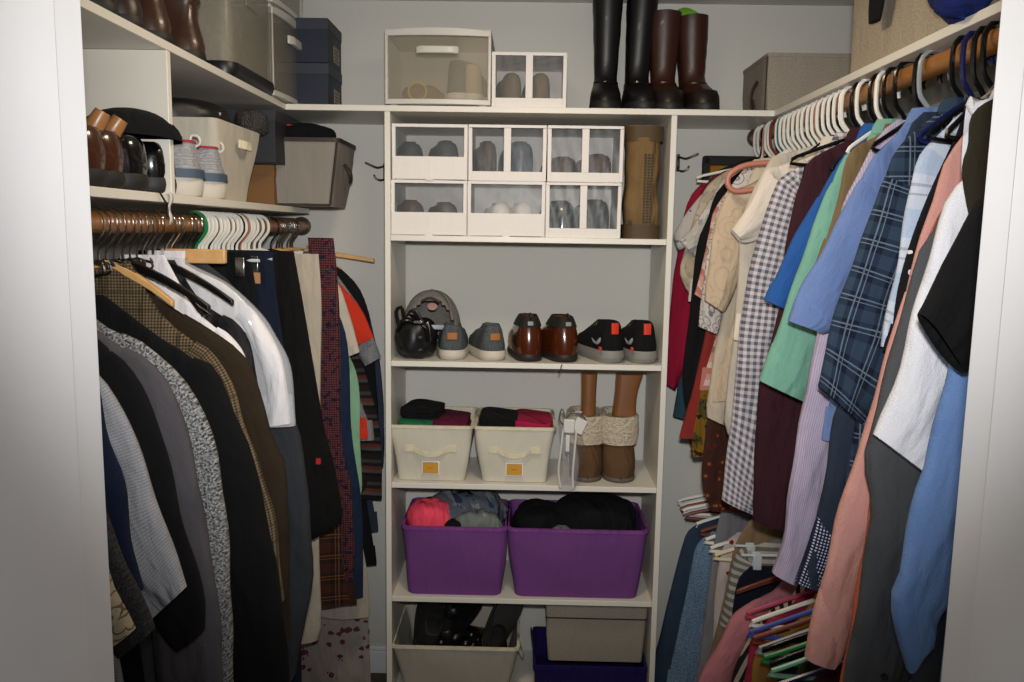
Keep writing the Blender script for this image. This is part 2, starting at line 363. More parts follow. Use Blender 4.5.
def body_mesh(cl, th, seed, fold=.009, hemw=.004, inner=-.272, n=44, rows=30, width=None, s=1):
    """cl: list of (d, z) outer outline, top to hem."""
    rnd = random.Random(seed); ph = [rnd.uniform(0, 6.3) for _ in range(5)]; fr = rnd.uniform(32, 48)
    P = smooth_path([(p[0], p[1], 0) for p in cl], rows); rings = []; uvs = []; zmin = 9
    z0 = P[0].y; zl = P[-1].y
    for i, p in enumerate(P):
        d = p.x; z = min(p.y, zmin-.0015); zmin = z
        di = max(-abs(d), inner) if width is None else d-width[min(i*len(width)//rows, len(width)-1)]
        a = (d-di)/2; c = (d+di)/2; v = (z0-z)/max(z0-zl, .01); g = min(1, v*1.6)
        tk = th*(.35+.65*min(1, v*5))/2
        ring = []; uv = []
        for k in range(n):
            q = 2*math.pi*k/n; cx, sy = math.cos(q), math.sin(q)
            x = c + a*math.copysign(abs(cx)**.75, cx); y = tk*math.copysign(abs(sy)**.7, sy)
            w = math.sin(x*fr+ph[0]+z*2.2)*.6 + math.sin(x*fr*.47+ph[1]-z*3.1)*.6 + math.sin(z*13+x*9+ph[2])*.22
            y += fold*g*w*(1 if abs(sy) < .98 else 1)
            zz = z + (hemw*math.sin(x*fr*.6+ph[3]) if i >= rows-2 else 0)
            ring.append((s*x, y, zz)); uv.append((x, zz))
        rings.append(ring); uvs.append(uv)
    m = MB(); m.loft(rings, True, False, uvs)
    # turn the hem inside for a hand's width so the cloth has an inside
    last = rings[-1]; inr = [[(x, y*.72, z+.012) for x, y, z in last], [(x*.98, y*.5, z+.07) for x, y, z in last]]
    m.loft([last]+inr, False, True, [uvs[-1]]*3)
    return m
def sleeve_mesh(out, w0, w1, th, seed, s=1, n=22, rows=22, cuffp=None, fold=.004):
    """out: outer edge points (d, z) from shoulder to cuff; the sleeve hangs inside of them."""
    rnd = random.Random(seed); ph = rnd.uniform(0, 6.3); P = smooth_path([(p[0], p[1], 0) for p in out], rows); rings = []; uvs = []; L = 0
    for i, p in enumerate(P):
        t = (P[min(i+1, rows-1)]-P[max(i-1, 0)]).normalized(); nrm = Vector((-abs(t.y), -abs(t.x)*1.0, 0)).normalized() if True else None
        nrm = Vector((t.y, -t.x, 0)); 
        if nrm.x > 0: nrm = -nrm
        u = i/(rows-1); w = w0+(w1-w0)*u
        if i: L += (P[i]-P[i-1]).length
        q = p + nrm*w
        if cuffp is not None and u > .7: q = q.lerp(Vector((cuffp[0], cuffp[1], 0)), (u-.7)/.3)
        c = (p+q)/2; h = (p-q)/2; ring = []; uv = []
        tk = th/2*(.55+.45*min(1, u*4))
        for k in range(n):
            a = 2*math.pi*k/n; co, si = math.cos(a), math.sin(a); e = math.copysign(abs(co)**.8, co)
            x, z = c.x+h.x*e, c.y+h.y*e; y = tk*math.copysign(abs(si)**.75, si) + fold*math.sin(L*38+e*2.4+ph)*min(1, u*3)
            ring.append((s*x, y, z)); uv.append((e*w/2, -L))
        rings.append(ring); uvs.append(uv)
    m = MB(); m.loft(rings, True, False, uvs); last = rings[-1]; cc = [sum(p[i] for p in last)/n for i in range(3)]
    dirv = Vector((rings[-2][0][0]-last[0][0], 0, rings[-2][0][2]-last[0][2]))
    if dirv.length > 0: dirv.normalize()
    inr = [[(cc[0]+(x-cc[0])*k+dirv.x*dd, cc[1]+(y-cc[1])*k*.8, cc[2]+(z-cc[2])*k+dirv.z*dd) for x, y, z in last] for k, dd in ((.93, .004), (.86, .05))]
    m.loft([last]+inr, False, True, [uvs[-1]]*3)
    return m, P
GN = [0]
def garment(side, Y, name, label, cat, mat, out, cuff=None, hem=None, kind='shirt', th=.042, w0=.15, w1=.10, fold=.009, hang=None, inner=-.272, auto=True,
            collar=None, group=None, rot=None, sleevemat=None, cuffmat=None, width=None, extra=None, hangrot=0, hlabel=None, hgroup=None, ztop=None):
    if ztop is None: ztop = -.098 if side == 'R' else -.078
    X, Z, s = RODS[side]; GN[0] += 1; seed = GN[0]
    def loc(p):
        if len(p) == 3: return (p[1], p[2])                     # ('d', d, z)
        q = atY(p[0], p[1], Y); return ((q.x-X)*s, q.z-Z)
    rz = random.Random(seed*3).uniform(-.03, .03) if rot is None else rot
    t = thing(name, label, cat, (X, Y, Z), rz, group)
    o = [loc(p) for p in out]; o = [p for p in o if p[0] > .03]
    if kind == 'flat':                                          # trousers, skirts, scarves: one outline
        pr = o if not hem else o+[loc(hem)]
        body_mesh(pr, th, seed, fold, inner=inner, width=width, s=s).build('cloth_panel' if name in ('scarf', 'dress') else 'leg_panel' if 'trousers' in name or 'jeans' in name else 'cloth_panel', mat, t)
    else:
        sh = [p for p in o]
        neck = [(.045, ztop)]
        if auto and (not sh or sh[0][1] < -.20): neck.append((.15, -.125))
        full = neck + [p for p in sh if p[1] < ztop-.004]
        # shoulder point: first with d > .15 or the second
        si = next((i for i, p in enumerate(full) if p[0] > .145), 1)
        shp = full[si]; sleeve_pts = full[max(0, si-1):] if full[si][0] > .14 else full
        # start the sleeve a bit up the shoulder
        a, b = full[max(0, si-1)], full[si]; st = ((a[0]*.35+b[0]*.65), (a[1]*.35+b[1]*.65))
        sp = [st] + full[si:]
        cp = loc(cuff) if cuff else None
        sm, P = sleeve_mesh(sp, w0*.7, w1, th*.95, seed, s, cuffp=cp)
        he = loc(hem) if hem else (min(shp[0]*.95, .2), full[-1][1]-.06)
        armz = shp[1]-.13; bo = full[:si] + [(shp[0]*.93, shp[1]-.01), (min(shp[0]*.90, he[0]*1.0+.02), armz), ((shp[0]*.85+he[0])/2, (armz+he[1])/2), he]
        bo = [p for i, p in enumerate(bo) if i == 0 or p[1] < bo[i-1][1]-.004]
        body_mesh(bo, th*.9, seed+50, fold, inner=inner, s=s).build('body', mat, t)
        sl = sm.build('sleeve', sleevemat or mat, t, loc=(0, -.006, 0))
        # the wall side sleeve
        si_w = [(min(p[0], .262), p[1]) for p in sp]; q = [si_w[0]]
        for p in si_w[1:]:
            if p[1] < q[-1][1]-.006: q.append(p)
        if len(q) > 2 and side != 'B':
            sm2, _ = sleeve_mesh(q, w0*.6, w1*.8, th*.7, seed+9, -s, fold=.002); sm2.build('sleeve', sleevemat or mat, t, loc=(0, .004, 0))
        if cuffmat:
            e = P[-1]; k = P[-5]; m, _ = sleeve_mesh([(P[-5].x+.002, P[-5].y), (P[-3].x+.003, P[-3].y), (e.x+.003, e.y-.002)], w1*1.0, w1*1.04, th*1.04, seed, s, rows=6, cuffp=cp, fold=0)
            m.build('cuff', cuffmat, sl)
        if collar:
            rg = []
            for k, (rx, ry, z) in enumerate(((.052, .020, ztop-.014), (.048, .018, ztop+.002), (.040, .015, ztop+.016), (.034, .012, ztop+.014), (.040, .014, ztop+.0), (.044, .016, ztop-.016))):
                rg.append([(rx*math.cos(a), ry*math.sin(a)+.0, z) for a in [2*math.pi*i/20 for i in range(20)]])
            MB().loft(rg, False, False).build('collar', M_(collar) if isinstance(collar, str) else (mat if collar is True else collar), t)
    if extra: extra(t, s, loc)
    if hang:
        hk, hm = hang
        if side == 'L' and hk == 'wire': hangspan, hangdrop = .13, .10
        elif side == 'L' and hk == 'wood' and Y < 1.9: hangspan, hangdrop = .125 if hm == 'hwood' else .17, .075 if hm == 'hwood' else .09
        else: hangspan = None
        hanger(side, Y, hk, hm, hlabel or ('%s hanger holding the %s' % (HN[hm] + (' clip' if hk == 'clip' else ''), SHORT(label))), hgroup, rot=rz + hangrot, drop=hangdrop if hangspan else (.065 if kind != 'flat' else .06) if (side != 'R' or Y > 2.6) else .07, span=hangspan or ((.17 if (side != 'R' or Y > 2.6) else .10) if side != 'B' else .2))
    return t
HN = {'hwhite': 'white plastic', 'hblack': 'black plastic', 'hnavy': 'navy blue plastic', 'hsalmon': 'salmon plastic', 'hteal': 'teal plastic', 'hgreen': 'green plastic', 'hmint': 'mint plastic', 'hgrey': 'grey plastic',
      'hblue': 'blue plastic', 'hpink': 'pink plastic', 'hbrown': 'brown plastic', 'hwood': 'light wooden', 'hcream': 'cream plastic', 'hclear': 'clear plastic', 'chrome': 'chrome wire', 'bronze': 'dark metal'}
def SHORT(l):
    w = l.split(); w = w[:8]
    while w and w[-1] in ('the', 'a', 'of', 'with', 'and', 'at', 'on', 'in', 'under', 'beside', 'by', 'between', 'near', 'low', 'behind', 'to', 'than', 'left'): w = w[:-1]
    return ' '.join(w)
def M_(k): return M[k]
FB = fabric
L, Rr, Bb = 'L', 'R', 'B'
# ---- left rod, near to far
garment(L, 1.06, 'blouse', 'cream patterned blouse at the bottom left, nearest the left door frame', 'blouse', FB('cream_doodle', 'rings', '#9a907a', '#5a5248', sc=2.2),
        [('d', .16, -.16), (104, 541), (117, 585), (136, 628)], cuff=(98, 655), hem=('d', .14, -1.05), w1=.08)
garment(L, 1.11, 'jacket', 'charcoal wool jacket whose cuff ends just under the pale grey sleeve', 'jacket', FB('charcoal_wool', 'heather', '#1c1c1f', '#3a3a3c'),
        [('d', .16, -.15), ('d', .18, -.25), (102, 504), (121, 552), (139, 589), (153, 630)], cuff=(121, 655), hem=('d', .19, -1.05), th=.04)
garment(L, 1.165, 'jacket', 'dark navy jacket showing as a thin strip left of the pale grey sleeve', 'jacket', FB('navy_suiting', 'plain', '#121a30'),
        [('d', .15, -.17), (97, 380), (112, 440), (126, 485), (134, 541), (143, 589)], cuff=(122, 610), hem=('d', .2, -.95), th=.035)
garment(L, 1.215, 'jacket', 'pale silver grey jacket with short visible sleeve, lightest garment near left frame', 'jacket', FB('silver_slub', 'stripe', '#8b8c92', '#9b9ca1', sc=7, bump=.6),
        [(92, 362), (112, 387), (126, 411), (136, 437), (154, 485), (172, 541), (188, 585)], cuff=(152, 618), hem=('d', .2, -.9), th=.04, w0=.16, w1=.13)
garment(L, 1.27, 'jacket', 'black jacket with rounded cuff just right of the pale grey sleeve', 'jacket', FB('black_suiting', 'plain', '#090a0d'),
        [(94, 337), (122, 358), (140, 383), (156, 418), (172, 478), (187, 541), (204, 598), (204, 630)], cuff=(176, 652), hem=('d', .2, -.95), th=.04)
garment(L, 1.33, 'jacket', 'smooth taupe grey suit jacket between black jacket and tweed jacket', 'jacket', FB('taupe_suiting', 'plain', '#4c494d'),
        [(101, 334), (143, 353), (171, 381), (189, 429), (202, 485), (211, 541), (221, 600), (226, 684)], cuff=(168, 700), hem=('d', .24, -1.15), th=.042, w1=.13)
garment(L, 1.395, 'jacket', 'salt and pepper grey tweed jacket on the left rod', 'jacket', FB('pepper_tweed', 'heather', '#2a2a2b', '#a3a3a3', sc=.9, bump=.8),
        [(92, 318), (143, 340), (182, 374), (203, 404), (216, 440), (225, 485), (231, 541), (234, 615), (236, 690)], cuff=(190, 705), hem=('d', .22, -1.2), th=.042, w1=.12)
garment(L, 1.47, 'coat', 'long plain black coat between the tweed and the brown houndstooth jackets', 'coat', FB('black_wool', 'plain', '#08090a'),
        [(94, 301), (154, 334), (217, 369), (236, 418), (248, 440), (258, 478), (272, 541), (284, 615), (291, 690)], cuff=(240, 715), hem=('d', .24, -1.25), th=.05, w1=.14, ztop=-.13)
garment(L, 1.575, 'jacket', 'brown and tan houndstooth sport jacket on the left rod', 'jacket', FB('tan_houndstooth', 'check', '#2a2017', '#75654c', sc=2.3, bump=.6),
        [(101, 274), (164, 318), (214, 353), (236, 390), (246, 429), (262, 470), (276, 520), (284, 600)], cuff=(240, 620), hem=('d', .22, -1.1), th=.042, hang=('wood', 'hwood'), w1=.12)
garment(L, 1.64, 'jacket', 'solid dark brown suede jacket behind the houndstooth one', 'jacket', FB('brown_suede', 'plain', '#2b2115'),
        [(150, 292), (205, 325), (245, 355), (262, 397), (275, 440), (286, 467), (290, 541), (290, 648)], cuff=(262, 660), hem=('d', .2, -1.15), th=.045, hang=('wood', 'hblack'), w1=.12)
WL = FB('white_cotton', 'plain', '#dcd9dc')
garment(L, 1.725, 'shirt', 'white dress shirt with pinkish shoulder on the left rod, in front of plastic cover', 'shirt', WL,
        [(115, 251), (150, 272), (196, 311), (231, 335), (246, 358), (256, 400)], cuff=(225, 420), hem=('d', .16, -1.0), th=.035, hang=('wire', 'chrome'), ztop=-.066)
garment(L, 1.775, 'jacket', 'black jacket under the white shoulder inside the clear plastic cover', 'jacket', FB('black_satin', 'plain', '#0c0c0e', rough=.5),
        [(150, 262), (200, 300), (238, 322), (252, 345), (262, 400), (275, 500)], cuff=(250, 520), hem=('d', .15, -1.0), th=.03, hang=('wood', 'hblack'))
def button(t, s, loc):
    p = loc((878, 668)); MB().tube([(s*p[0], -.026, p[1]), (s*p[0], -.034, p[1])], .0055, 14).build('button', plain('dark_button', '#1b1b1d', .3), t)
def plastic(t, s, loc):
    pts = [(.05, -.075)] + [loc(p) for p in ((186, 262), (228, 283), (260, 312), (276, 337), (291, 369), (296, 424))]
    body_mesh([p for p in pts], .062, 77, .007, inner=-.2, s=s).build('plastic_cover', clear('dry_cleaning_film', '#d9dde2', .30, .08), t)
garment(L, 1.835, 'shirt', 'white shirt with a stiff rounded shoulder under clear dry cleaning plastic', 'shirt', WL,
        [(138, 246), (186, 265), (228, 286), (258, 313), (273, 337), (286, 369), (292, 422)], cuff=(270, 424), hem=('d', .12, -.9), th=.034, w0=.06, w1=.05, hang=('wire', 'chrome'), extra=plastic, ztop=-.06)
garment(L, 1.91, 'coat', 'slate grey coat hanging long behind the plastic covered shirt', 'coat', FB('slate_wool', 'plain', '#2f3237'),
        [('d', .13, -.15), ('d', .19, -.25), (285, 400), (299, 430), (307, 478), (312, 541), (313, 585), (303, 633), (296, 674)], cuff=(280, 690), hem=('d', .18, -1.2), th=.045, w1=.09)
def waist(t, s, loc): MB().box(*sorted((s*.098, s*.135)), -.026, -.021, -.145, -.118).build('waist_label', plain('tan_leather_patch', '#a8794e', .6), t)
def clips(Y): pass
garment(L, 1.99, 'trousers', 'black dress trousers clipped to a hanger just beyond the plastic cover', 'trousers', FB('black_trouser', 'plain', '#0b0b0e'),
        [(250, 252), (258, 300), (268, 400), (285, 600), (290, 720)], kind='flat', th=.035, hang=('clip', 'hclear'), hlabel='clear hanger with chrome clips gripping the nearest black trousers')
garment(L, 2.09, 'trousers', 'dark navy jeans with a tan leather waist patch', 'trousers', FB('dark_denim', 'plain', '#10182a'),
        [(273, 252), (277, 300), (292, 420), (300, 600), (302, 700)], kind='flat', th=.035, hang=('clip', 'hclear'), extra=waist, hlabel='clear hanger with clips gripping the dark navy jeans')
def redtag(t, s, loc):
    p = loc((322, 456)); MB().box(*sorted((s*(p[0]-.006), s*(p[0]+.006))), -.036, -.028, p[1]-.012, p[1]+.003).build('red_tag', plain('red_tag', '#b01c20', .6), t)
garment(L, 2.2, 'trousers', 'wide black trousers with a small red tag, ending above the floral skirt', 'trousers', FB('black_twill', 'plain', '#0a0a0b'),
        [(294, 251), (304, 305), (315, 369), (325, 430), (333, 460), (341, 504), (341, 522), (316, 539)], kind='flat', th=.05, hang=('clip', 'hclear'), extra=redtag, hlabel='clear hanger with clips gripping the wide black trousers')
garment(L, 2.31, 'trousers', 'cream trousers with raw hem between black trousers and red patterned scarf', 'trousers', FB('cream_cotton', 'plain', '#a89f8f'),
        [(318, 254), (321, 305), (320, 400), (319, 541), (321, 622), (318, 640)], kind='flat', th=.035, hang=('clip', 'hclear'), hlabel='clear hanger with clips gripping the cream trousers')
garment(L, 2.41, 'scarf', 'long red and navy geometric patterned scarf draped over the left rod', 'scarf', FB('red_ikat', 'rust', '#15182a', '#6e3328', sc=2.4),
        [(334, 238), (338, 277), (341, 341), (342, 441), (351, 485), (355, 552), (353, 578)], kind='flat', th=.03, width=(.075, .07, .075, .085, .10), hang=('clip', 'hwhite'), hlabel='white hanger holding the red patterned scarf')
garment(L, 2.40, 'skirt', 'dark plaid skirt hem below the red patterned scarf', 'skirt', FB('dark_tartan', 'plaid', '#1a1512', '#3a1f18', '#8a5a2a', sc=1.4),
        [('d', .14, -.15), ('d', .2, -.5), (350, 560), (357, 605)], kind='flat', th=.02, inner=-.2)
garment(L, 2.47, 'dress', 'plain navy blue dress hanging long past the scarf', 'dress', FB('navy_jersey', 'plain', '#16243c'),
        [('d', .15, -.13), (345, 330), (352, 430), (361, 500), (363, 560), (363, 596)], kind='flat', th=.04)
garment(L, 2.515, 'skirt', 'cream pleated skirt hem showing under the navy dress', 'skirt', FB('cream_linen', 'plain', '#9c9487'),
        [('d', .13, -.15), ('d', .22, -.6), (365, 560), (370, 600), (369, 616)], kind='flat', th=.03)
garment(L, 2.56, 'skirt', 'long floral skirt in rose and grey at the bottom of the left rod', 'skirt', FB('rose_floral', 'floral', '#8b817c', '#4c2a33', '#6f2638', sc=1.4),
        [('d', .13, -.15), ('d', .2, -.5), (366, 600), (369, 640), (371, 700)], kind='flat', th=.03)
garment(L, 2.60, 'shirt', 'short sleeved off white shirt far along the left rod', 'shirt', FB('offwhite', 'plain', '#b9b0a2'),
        [(340, 285), (352, 320), (361, 351)], cuff=(344, 358), hem=(352, 470), th=.028, hang=('flat', 'hblack'), w1=.07)
garment(L, 2.64, 'dress', 'pale mint green dress hanging far along the left rod', 'dress', FB('mint_jersey', 'plain', '#7fa98a'),
        [('d', .14, -.13), ('d', .18, -.3), (357, 375), (360, 439), (362, 485), (360, 500)], kind='flat', th=.028)
garment(L, 2.69, 'shirt', 'bright orange red short sleeved top far along the left rod', 'shirt', FB('orange_red', 'plain', '#c03420'),
        [(341, 285), (361, 309), (374, 337)], cuff=(358, 345), hem=(368, 440), th=.028, hang=('wood', 'hwood'), w1=.07)
garment(L, 2.735, 'sweater', 'light grey sweater with short sleeve below the orange red top', 'sweater', FB('grey_marl', 'heather', '#5c5d60', '#8d8e90'),
        [('d', .17, -.15), (362, 310), (374, 337), (381, 357)], cuff=(365, 366), hem=(374, 440), th=.028, w1=.07)
garment(L, 2.775, 'dress', 'banded pattern dress in red, black and tan near the wall end of left rod', 'dress', FB('folk_bands', 'bands', '#201a1a', '#141212', '#4a4440', '#5a2a22', '#1b1a1c', '#3a3836', sc=1.8),
        [('d', .14, -.13), ('d', .2, -.3), (373, 400), (381, 440), (382, 500)], kind='flat', th=.028)
garment(L, 2.815, 'cardigan', 'black cardigan near the wall end of the left rod', 'cardigan', FB('black_knit', 'plain', '#101012'),
        [(343, 270), (362, 291), (371, 325), (377, 380), (380, 440), (379, 463)], cuff=(366, 465), hem=(377, 565), th=.028, hang=('wood', 'hwood'), w1=.06)
garment(L, 2.865, 'cardigan', 'slate blue cardigan last on the left rod, beside the back wall', 'cardigan', FB('slate_blue', 'plain', '#2c3444'),
        [('d', .17, -.15), ('d', .24, -.24), (380, 360), (384, 400), (385, 439), (384, 466)], cuff=(374, 470), hem=(379, 530), th=.03, w1=.06)

# ---- right upper rod, near to far
garment(Rr, 1.15, 'jacket', 'black jacket with a wide sleeve beside the right door frame', 'jacket', FB('black_cotton', 'plain', '#0b0b0d'),
        [(1010, 175), (975, 197), (949, 249), (914, 313)], cuff=(958, 372), hem=(975, 700), th=.05, w1=.14, ztop=-.16)
garment(Rr, 1.215, 'shirt', 'light blue dress shirt beside the right door frame', 'shirt', FB('light_blue', 'plain', '#6686bb'),
        [(990, 190), (968, 260), (949, 359), (925, 459), (913, 493), (901, 564), (890, 600), (906, 669)], cuff=(925, 640), hem=(935, 720), th=.045, w0=.16, w1=.08, ztop=-.29, auto=False)
garment(Rr, 1.28, 'shirt', 'white short sleeved shirt over the dark grey one near right frame', 'shirt', FB('bright_white', 'plain', '#d4d4da'),
        [(985, 150), (952, 190), (937, 226), (914, 305), (894, 382), (873, 434)], cuff=(928, 476), hem=('d', .14, -.9), th=.045, w0=.17, w1=.16, ztop=-.16)
garment(Rr, 1.335, 'shirt', 'dark grey button shirt hanging below the white sleeve', 'shirt', FB('dark_grey_twill', 'plain', '#46484b'),
        [('d', .07, -.16), ('d', .12, -.26), ('d', .17, -.36), (868, 440), (866, 475), (870, 510), (858, 600), (843, 684)], cuff=(895, 700), hem=(880, 740), th=.045, w0=.17, w1=.14, extra=button, ztop=-.2)
garment(Rr, 1.385, 'shirt', 'coral orange shirt edge between the grey shirt and salmon shirt', 'shirt', FB('coral_cotton', 'plain', '#a8573c'),
        [('d', .06, -.16), ('d', .1, -.26), ('d', .145, -.38), (880, 420), (868, 500), (852, 600), (838, 684)], cuff=(870, 700), hem=('d', .2, -1.1), th=.03, w1=.08, ztop=-.2)
garment(Rr, 1.435, 'shirt', 'salmon pink long sleeved shirt with buttoned cuff', 'shirt', FB('salmon_oxford', 'plain', '#c08d84'),
        [(964, 135), (946, 161), (934, 202), (918, 249), (897, 314), (881, 369), (862, 440), (843, 493), (828, 557), (814, 617), (807, 656)], cuff=(835, 666), hem=('d', .18, -1.0), th=.04, w1=.07, w0=.13, ztop=-.13, cuffmat=FB('salmon_oxford', 'plain', '#c08d84'))
garment(Rr, 1.475, 'blouse', 'black blouse with white flowers, thin strip left of salmon sleeve', 'blouse', FB('black_floral', 'floral', '#101014', '#0e0e12', '#c8c8cc', sc=1.6),
        [(958, 130), (925, 200), (906, 249), (893, 300), (882, 350)], cuff=(905, 360), hem=('d', .17, -.7), th=.026, w1=.07)
garment(Rr, 1.51, 'shirt', 'white shirt with pale blue and grey plaid lines', 'shirt', FB('white_blue_plaid', 'plaid', '#ccd0d8', '#a7b6cc', '#5d6470', sc=.8),
        [(950, 124), (937, 135), (917, 158), (907, 197), (899, 249), (889, 298), (880, 346)], cuff=(905, 350), hem=('d', .17, -.8), th=.03, w1=.08, ztop=-.115)
garment(Rr, 1.56, 'shirt', 'dark navy plaid short sleeved shirt with pale lines', 'shirt', FB('navy_plaid', 'plaid', '#12182b', '#2a3a4c', '#7d93a2', sc=1.7),
        [(940, 112), (917, 129), (893, 156), (879, 188), (858, 249), (839, 298), (826, 346), (818, 386)], cuff=(862, 426), hem=('d', .17, -.8), th=.045, w1=.14, w0=.16, collar=True, hang=('tube', 'hblack'))
garment(Rr, 1.625, 'shirt', 'slate navy long sleeved shirt with white dotted cuff', 'shirt', FB('slate_navy', 'plain', '#26303f'),
        [('d', .07, -.13), ('d', .10, -.25), ('d', .15, -.36), (842, 380), (833, 417), (826, 464), (818, 510), (808, 546), (796, 579)], cuff=(824, 589), hem=('d', .17, -.85), th=.04, w1=.075, w0=.13, cuffmat=FB('dotted_navy', 'dots', '#161d38', '#a9adc0', sc=4.6))
garment(Rr, 1.685, 'shirt', 'periwinkle blue polo shirt between mint polo and navy plaid', 'shirt', FB('periwinkle_pique', 'plain', '#6277a6'),
        [(925, 118), (896, 135), (873, 158), (852, 191), (823, 249), (802, 285), (790, 320)], cuff=(822, 333), hem=('d', .17, -.75), th=.045, w1=.11, w0=.15, collar=True, hang=('tube', 'hgrey'), cuffmat=FB('periwinkle_pique', 'plain', ''))
garment(Rr, 1.74, 'shirt', 'lavender striped long sleeved shirt hanging below the periwinkle polo', 'shirt', FB('lavender_stripe', 'vstripe', '#978ca4', '#aba1b6', sc=8),
        [('d', .08, -.13), (858, 175), (842, 210), (826, 270), (817, 332), (808, 373), (797, 432), (788, 490), (783, 534), (772, 572)], cuff=(796, 582), hem=('d', .18, -.9), th=.045, w1=.08, w0=.14)
garment(Rr, 1.795, 'shirt', 'tan brown shirt edge between mint and lavender shirts', 'shirt', FB('tan_cotton', 'plain', '#6d5b3e'),
        [(880, 134), (849, 153), (838, 197), (815, 260)], cuff=(840, 270), hem=('d', .15, -.6), th=.03, w1=.06, hang=('tube', 'hblack'))
garment(Rr, 1.85, 'shirt', 'mint green polo shirt with short sleeve', 'shirt', FB('mint_pique', 'plain', '#6c9c8a'),
        [(862, 146), (844, 157), (823, 197), (805, 247), (778, 326), (760, 379)], cuff=(803, 401), hem=('d', .17, -.7), th=.045, w1=.125, w0=.16, collar=True, hang=('tube', 'hblack'), cuffmat=FB('mint_pique', 'plain', ''))
garment(Rr, 1.925, 'shirt', 'royal blue polo shirt between maroon shirt and mint polo', 'shirt', FB('royal_pique', 'plain', '#235090'),
        [(850, 148), (838, 162), (805, 215), (788, 247), (764, 299)], cuff=(788, 311), hem=('d', .17, -.65), th=.04, w1=.1, w0=.14, collar=True, hang=('tube', 'hblack'), cuffmat=FB('royal_pique', 'plain', ''))
garment(Rr, 1.995, 'shirt', 'dark maroon long sleeved shirt with the widest dark sleeve', 'shirt', FB('maroon_cotton', 'plain', '#32161f'),
        [(852, 138), (808, 162), (797, 189), (786, 241), (779, 309), (760, 382), (755, 441), (753, 499), (754, 521)], cuff=(790, 530), hem=('d', .18, -.9), th=.05, w1=.13, w0=.16, collar=True, hang=('tube', 'hwhite'))
garment(Rr, 2.09, 'shirt', 'grey and white gingham long sleeved shirt', 'shirt', FB('grey_gingham', 'gingham', '#bcb6ba', '#54535f', sc=2.7),
        [(812, 158), (779, 177), (761, 224), (746, 282), (738, 338), (733, 400), (727, 447), (721, 498)], cuff=(757, 515), hem=('d', .18, -.8), th=.045, w1=.13, w0=.16, collar=True, hang=('tube', 'hwhite'))
garment(Rr, 2.18, 'shirt', 'plain white shirt with folded short cuff beside the gingham shirt', 'shirt', FB('warm_white', 'plain', '#c9c0b4'),
        [(800, 158), (764, 171), (751, 200), (731, 230)], cuff=(741, 243), hem=(733, 340), th=.04, w1=.09, collar=True, hang=('flat', 'hblack'))
garment(Rr, 2.25, 'blouse', 'white cardigan with ruffled lower hem behind the gingham shirt', 'blouse', FB('white_knit', 'plain', '#b4aca0'),
        [('d', .15, -.13), (742, 215), (738, 262), (733, 330), (726, 390), (724, 425), (735, 445)], cuff=(745, 448), hem=('d', .2, -.55), th=.035, w1=.08)
garment(Rr, 2.32, 'blouse', 'cream blouse with starburst pattern next to the salmon hanger', 'blouse', FB('cream_starburst', 'rings', '#b5a28a', '#ab9980', sc=.9),
        [(750, 184), (726, 195), (713, 230), (706, 277), (704, 300)], cuff=(722, 312), hem=(712, 400), th=.04, w1=.1)
garment(Rr, 2.375, 'blouse', 'long cream linen blouse with a curved pale hem', 'blouse', FB('ecru_linen', 'plain', '#b5a995'),
        [('d', .15, -.13), (728, 230), (723, 300), (713, 353), (706, 400), (706, 416)], cuff=(724, 424), hem=('d', .2, -.5), th=.035, w1=.09)
garment(Rr, 2.43, 'blouse', 'white blouse with circle medallion print on the right rod', 'blouse', FB('circle_print', 'rings', '#b8b2ac', '#76707a', sc=1.5),
        [('d', .16, -.13), (722, 200), (709, 240), (703, 280), (698, 326)], cuff=(716, 334), hem=('d', .2, -.4), th=.03, w1=.07)
garment(Rr, 2.475, 'blouse', 'coral pink striped blouse edge on the right rod', 'blouse', FB('coral_stripe', 'bands', '#b98a80', '#a86a62', '#c0a8a0', sc=1.2),
        [('d', .15, -.13), (717, 205), (709, 230), (701, 270), (694, 294)], cuff=(706, 302), hem=(700, 390), th=.03, w1=.06)
garment(Rr, 2.52, 'blouse', 'rust red blouse hanging low below the cream blouse', 'blouse', FB('rust_red', 'plain', '#7c2823'),
        [('d', .15, -.13), ('d', .19, -.26), (706, 329), (695, 380), (685, 417), (679, 437)], cuff=(705, 440), hem=('d', .17, -.6), th=.032, w1=.08)
garment(Rr, 2.56, 'dress', 'black sleeveless dress between floral blouses on the right rod', 'dress', FB('black_jersey', 'plain', '#0d0c0e'),
        [('d', .09, -.10), (720, 188), (708, 218), (697, 247), (690, 315), (683, 380), (690, 430), (694, 452)], kind='flat', th=.032, hang=('flat', 'hwhite'))
garment(Rr, 2.605, 'blouse', 'pale grey floral blouse, second from the far end of right rod', 'blouse', FB('grey_floral', 'blotch', '#aaa49c', '#bab4ab', '#8b8a90', sc=.8),
        [(722, 180), (712, 196), (698, 218), (688, 232), (679, 240)], cuff=(692, 256), hem=(688, 300), th=.03, w1=.09, hang=('tube', 'hteal'))
garment(Rr, 2.65, 'blouse', 'beige blouse with loose pale hem under the grey floral ones', 'blouse', FB('beige_voile', 'blotch', '#9f927e', '#aca08c', '#8e8474', sc=1.2),
        [('d', .16, -.13), ('d', .24, -.2), (684, 250), (679, 272), (686, 290), (694, 300)], cuff=(702, 292), hem=('d', .2, -.4), th=.028, w1=.07)
garment(Rr, 2.69, 'blouse', 'pale blouse with small blue flowers, farthest pale top on right rod', 'blouse', FB('blue_sprig', 'floral', '#a9a5a0', '#a9a5a0', '#5a5f72', sc=1.1),
        [(717, 180), (703, 192), (691, 206), (680, 222), (673, 234)], cuff=(678, 250), hem=('d', .2, -.3), th=.03, w1=.09, hang=('tube', 'hwhite'))
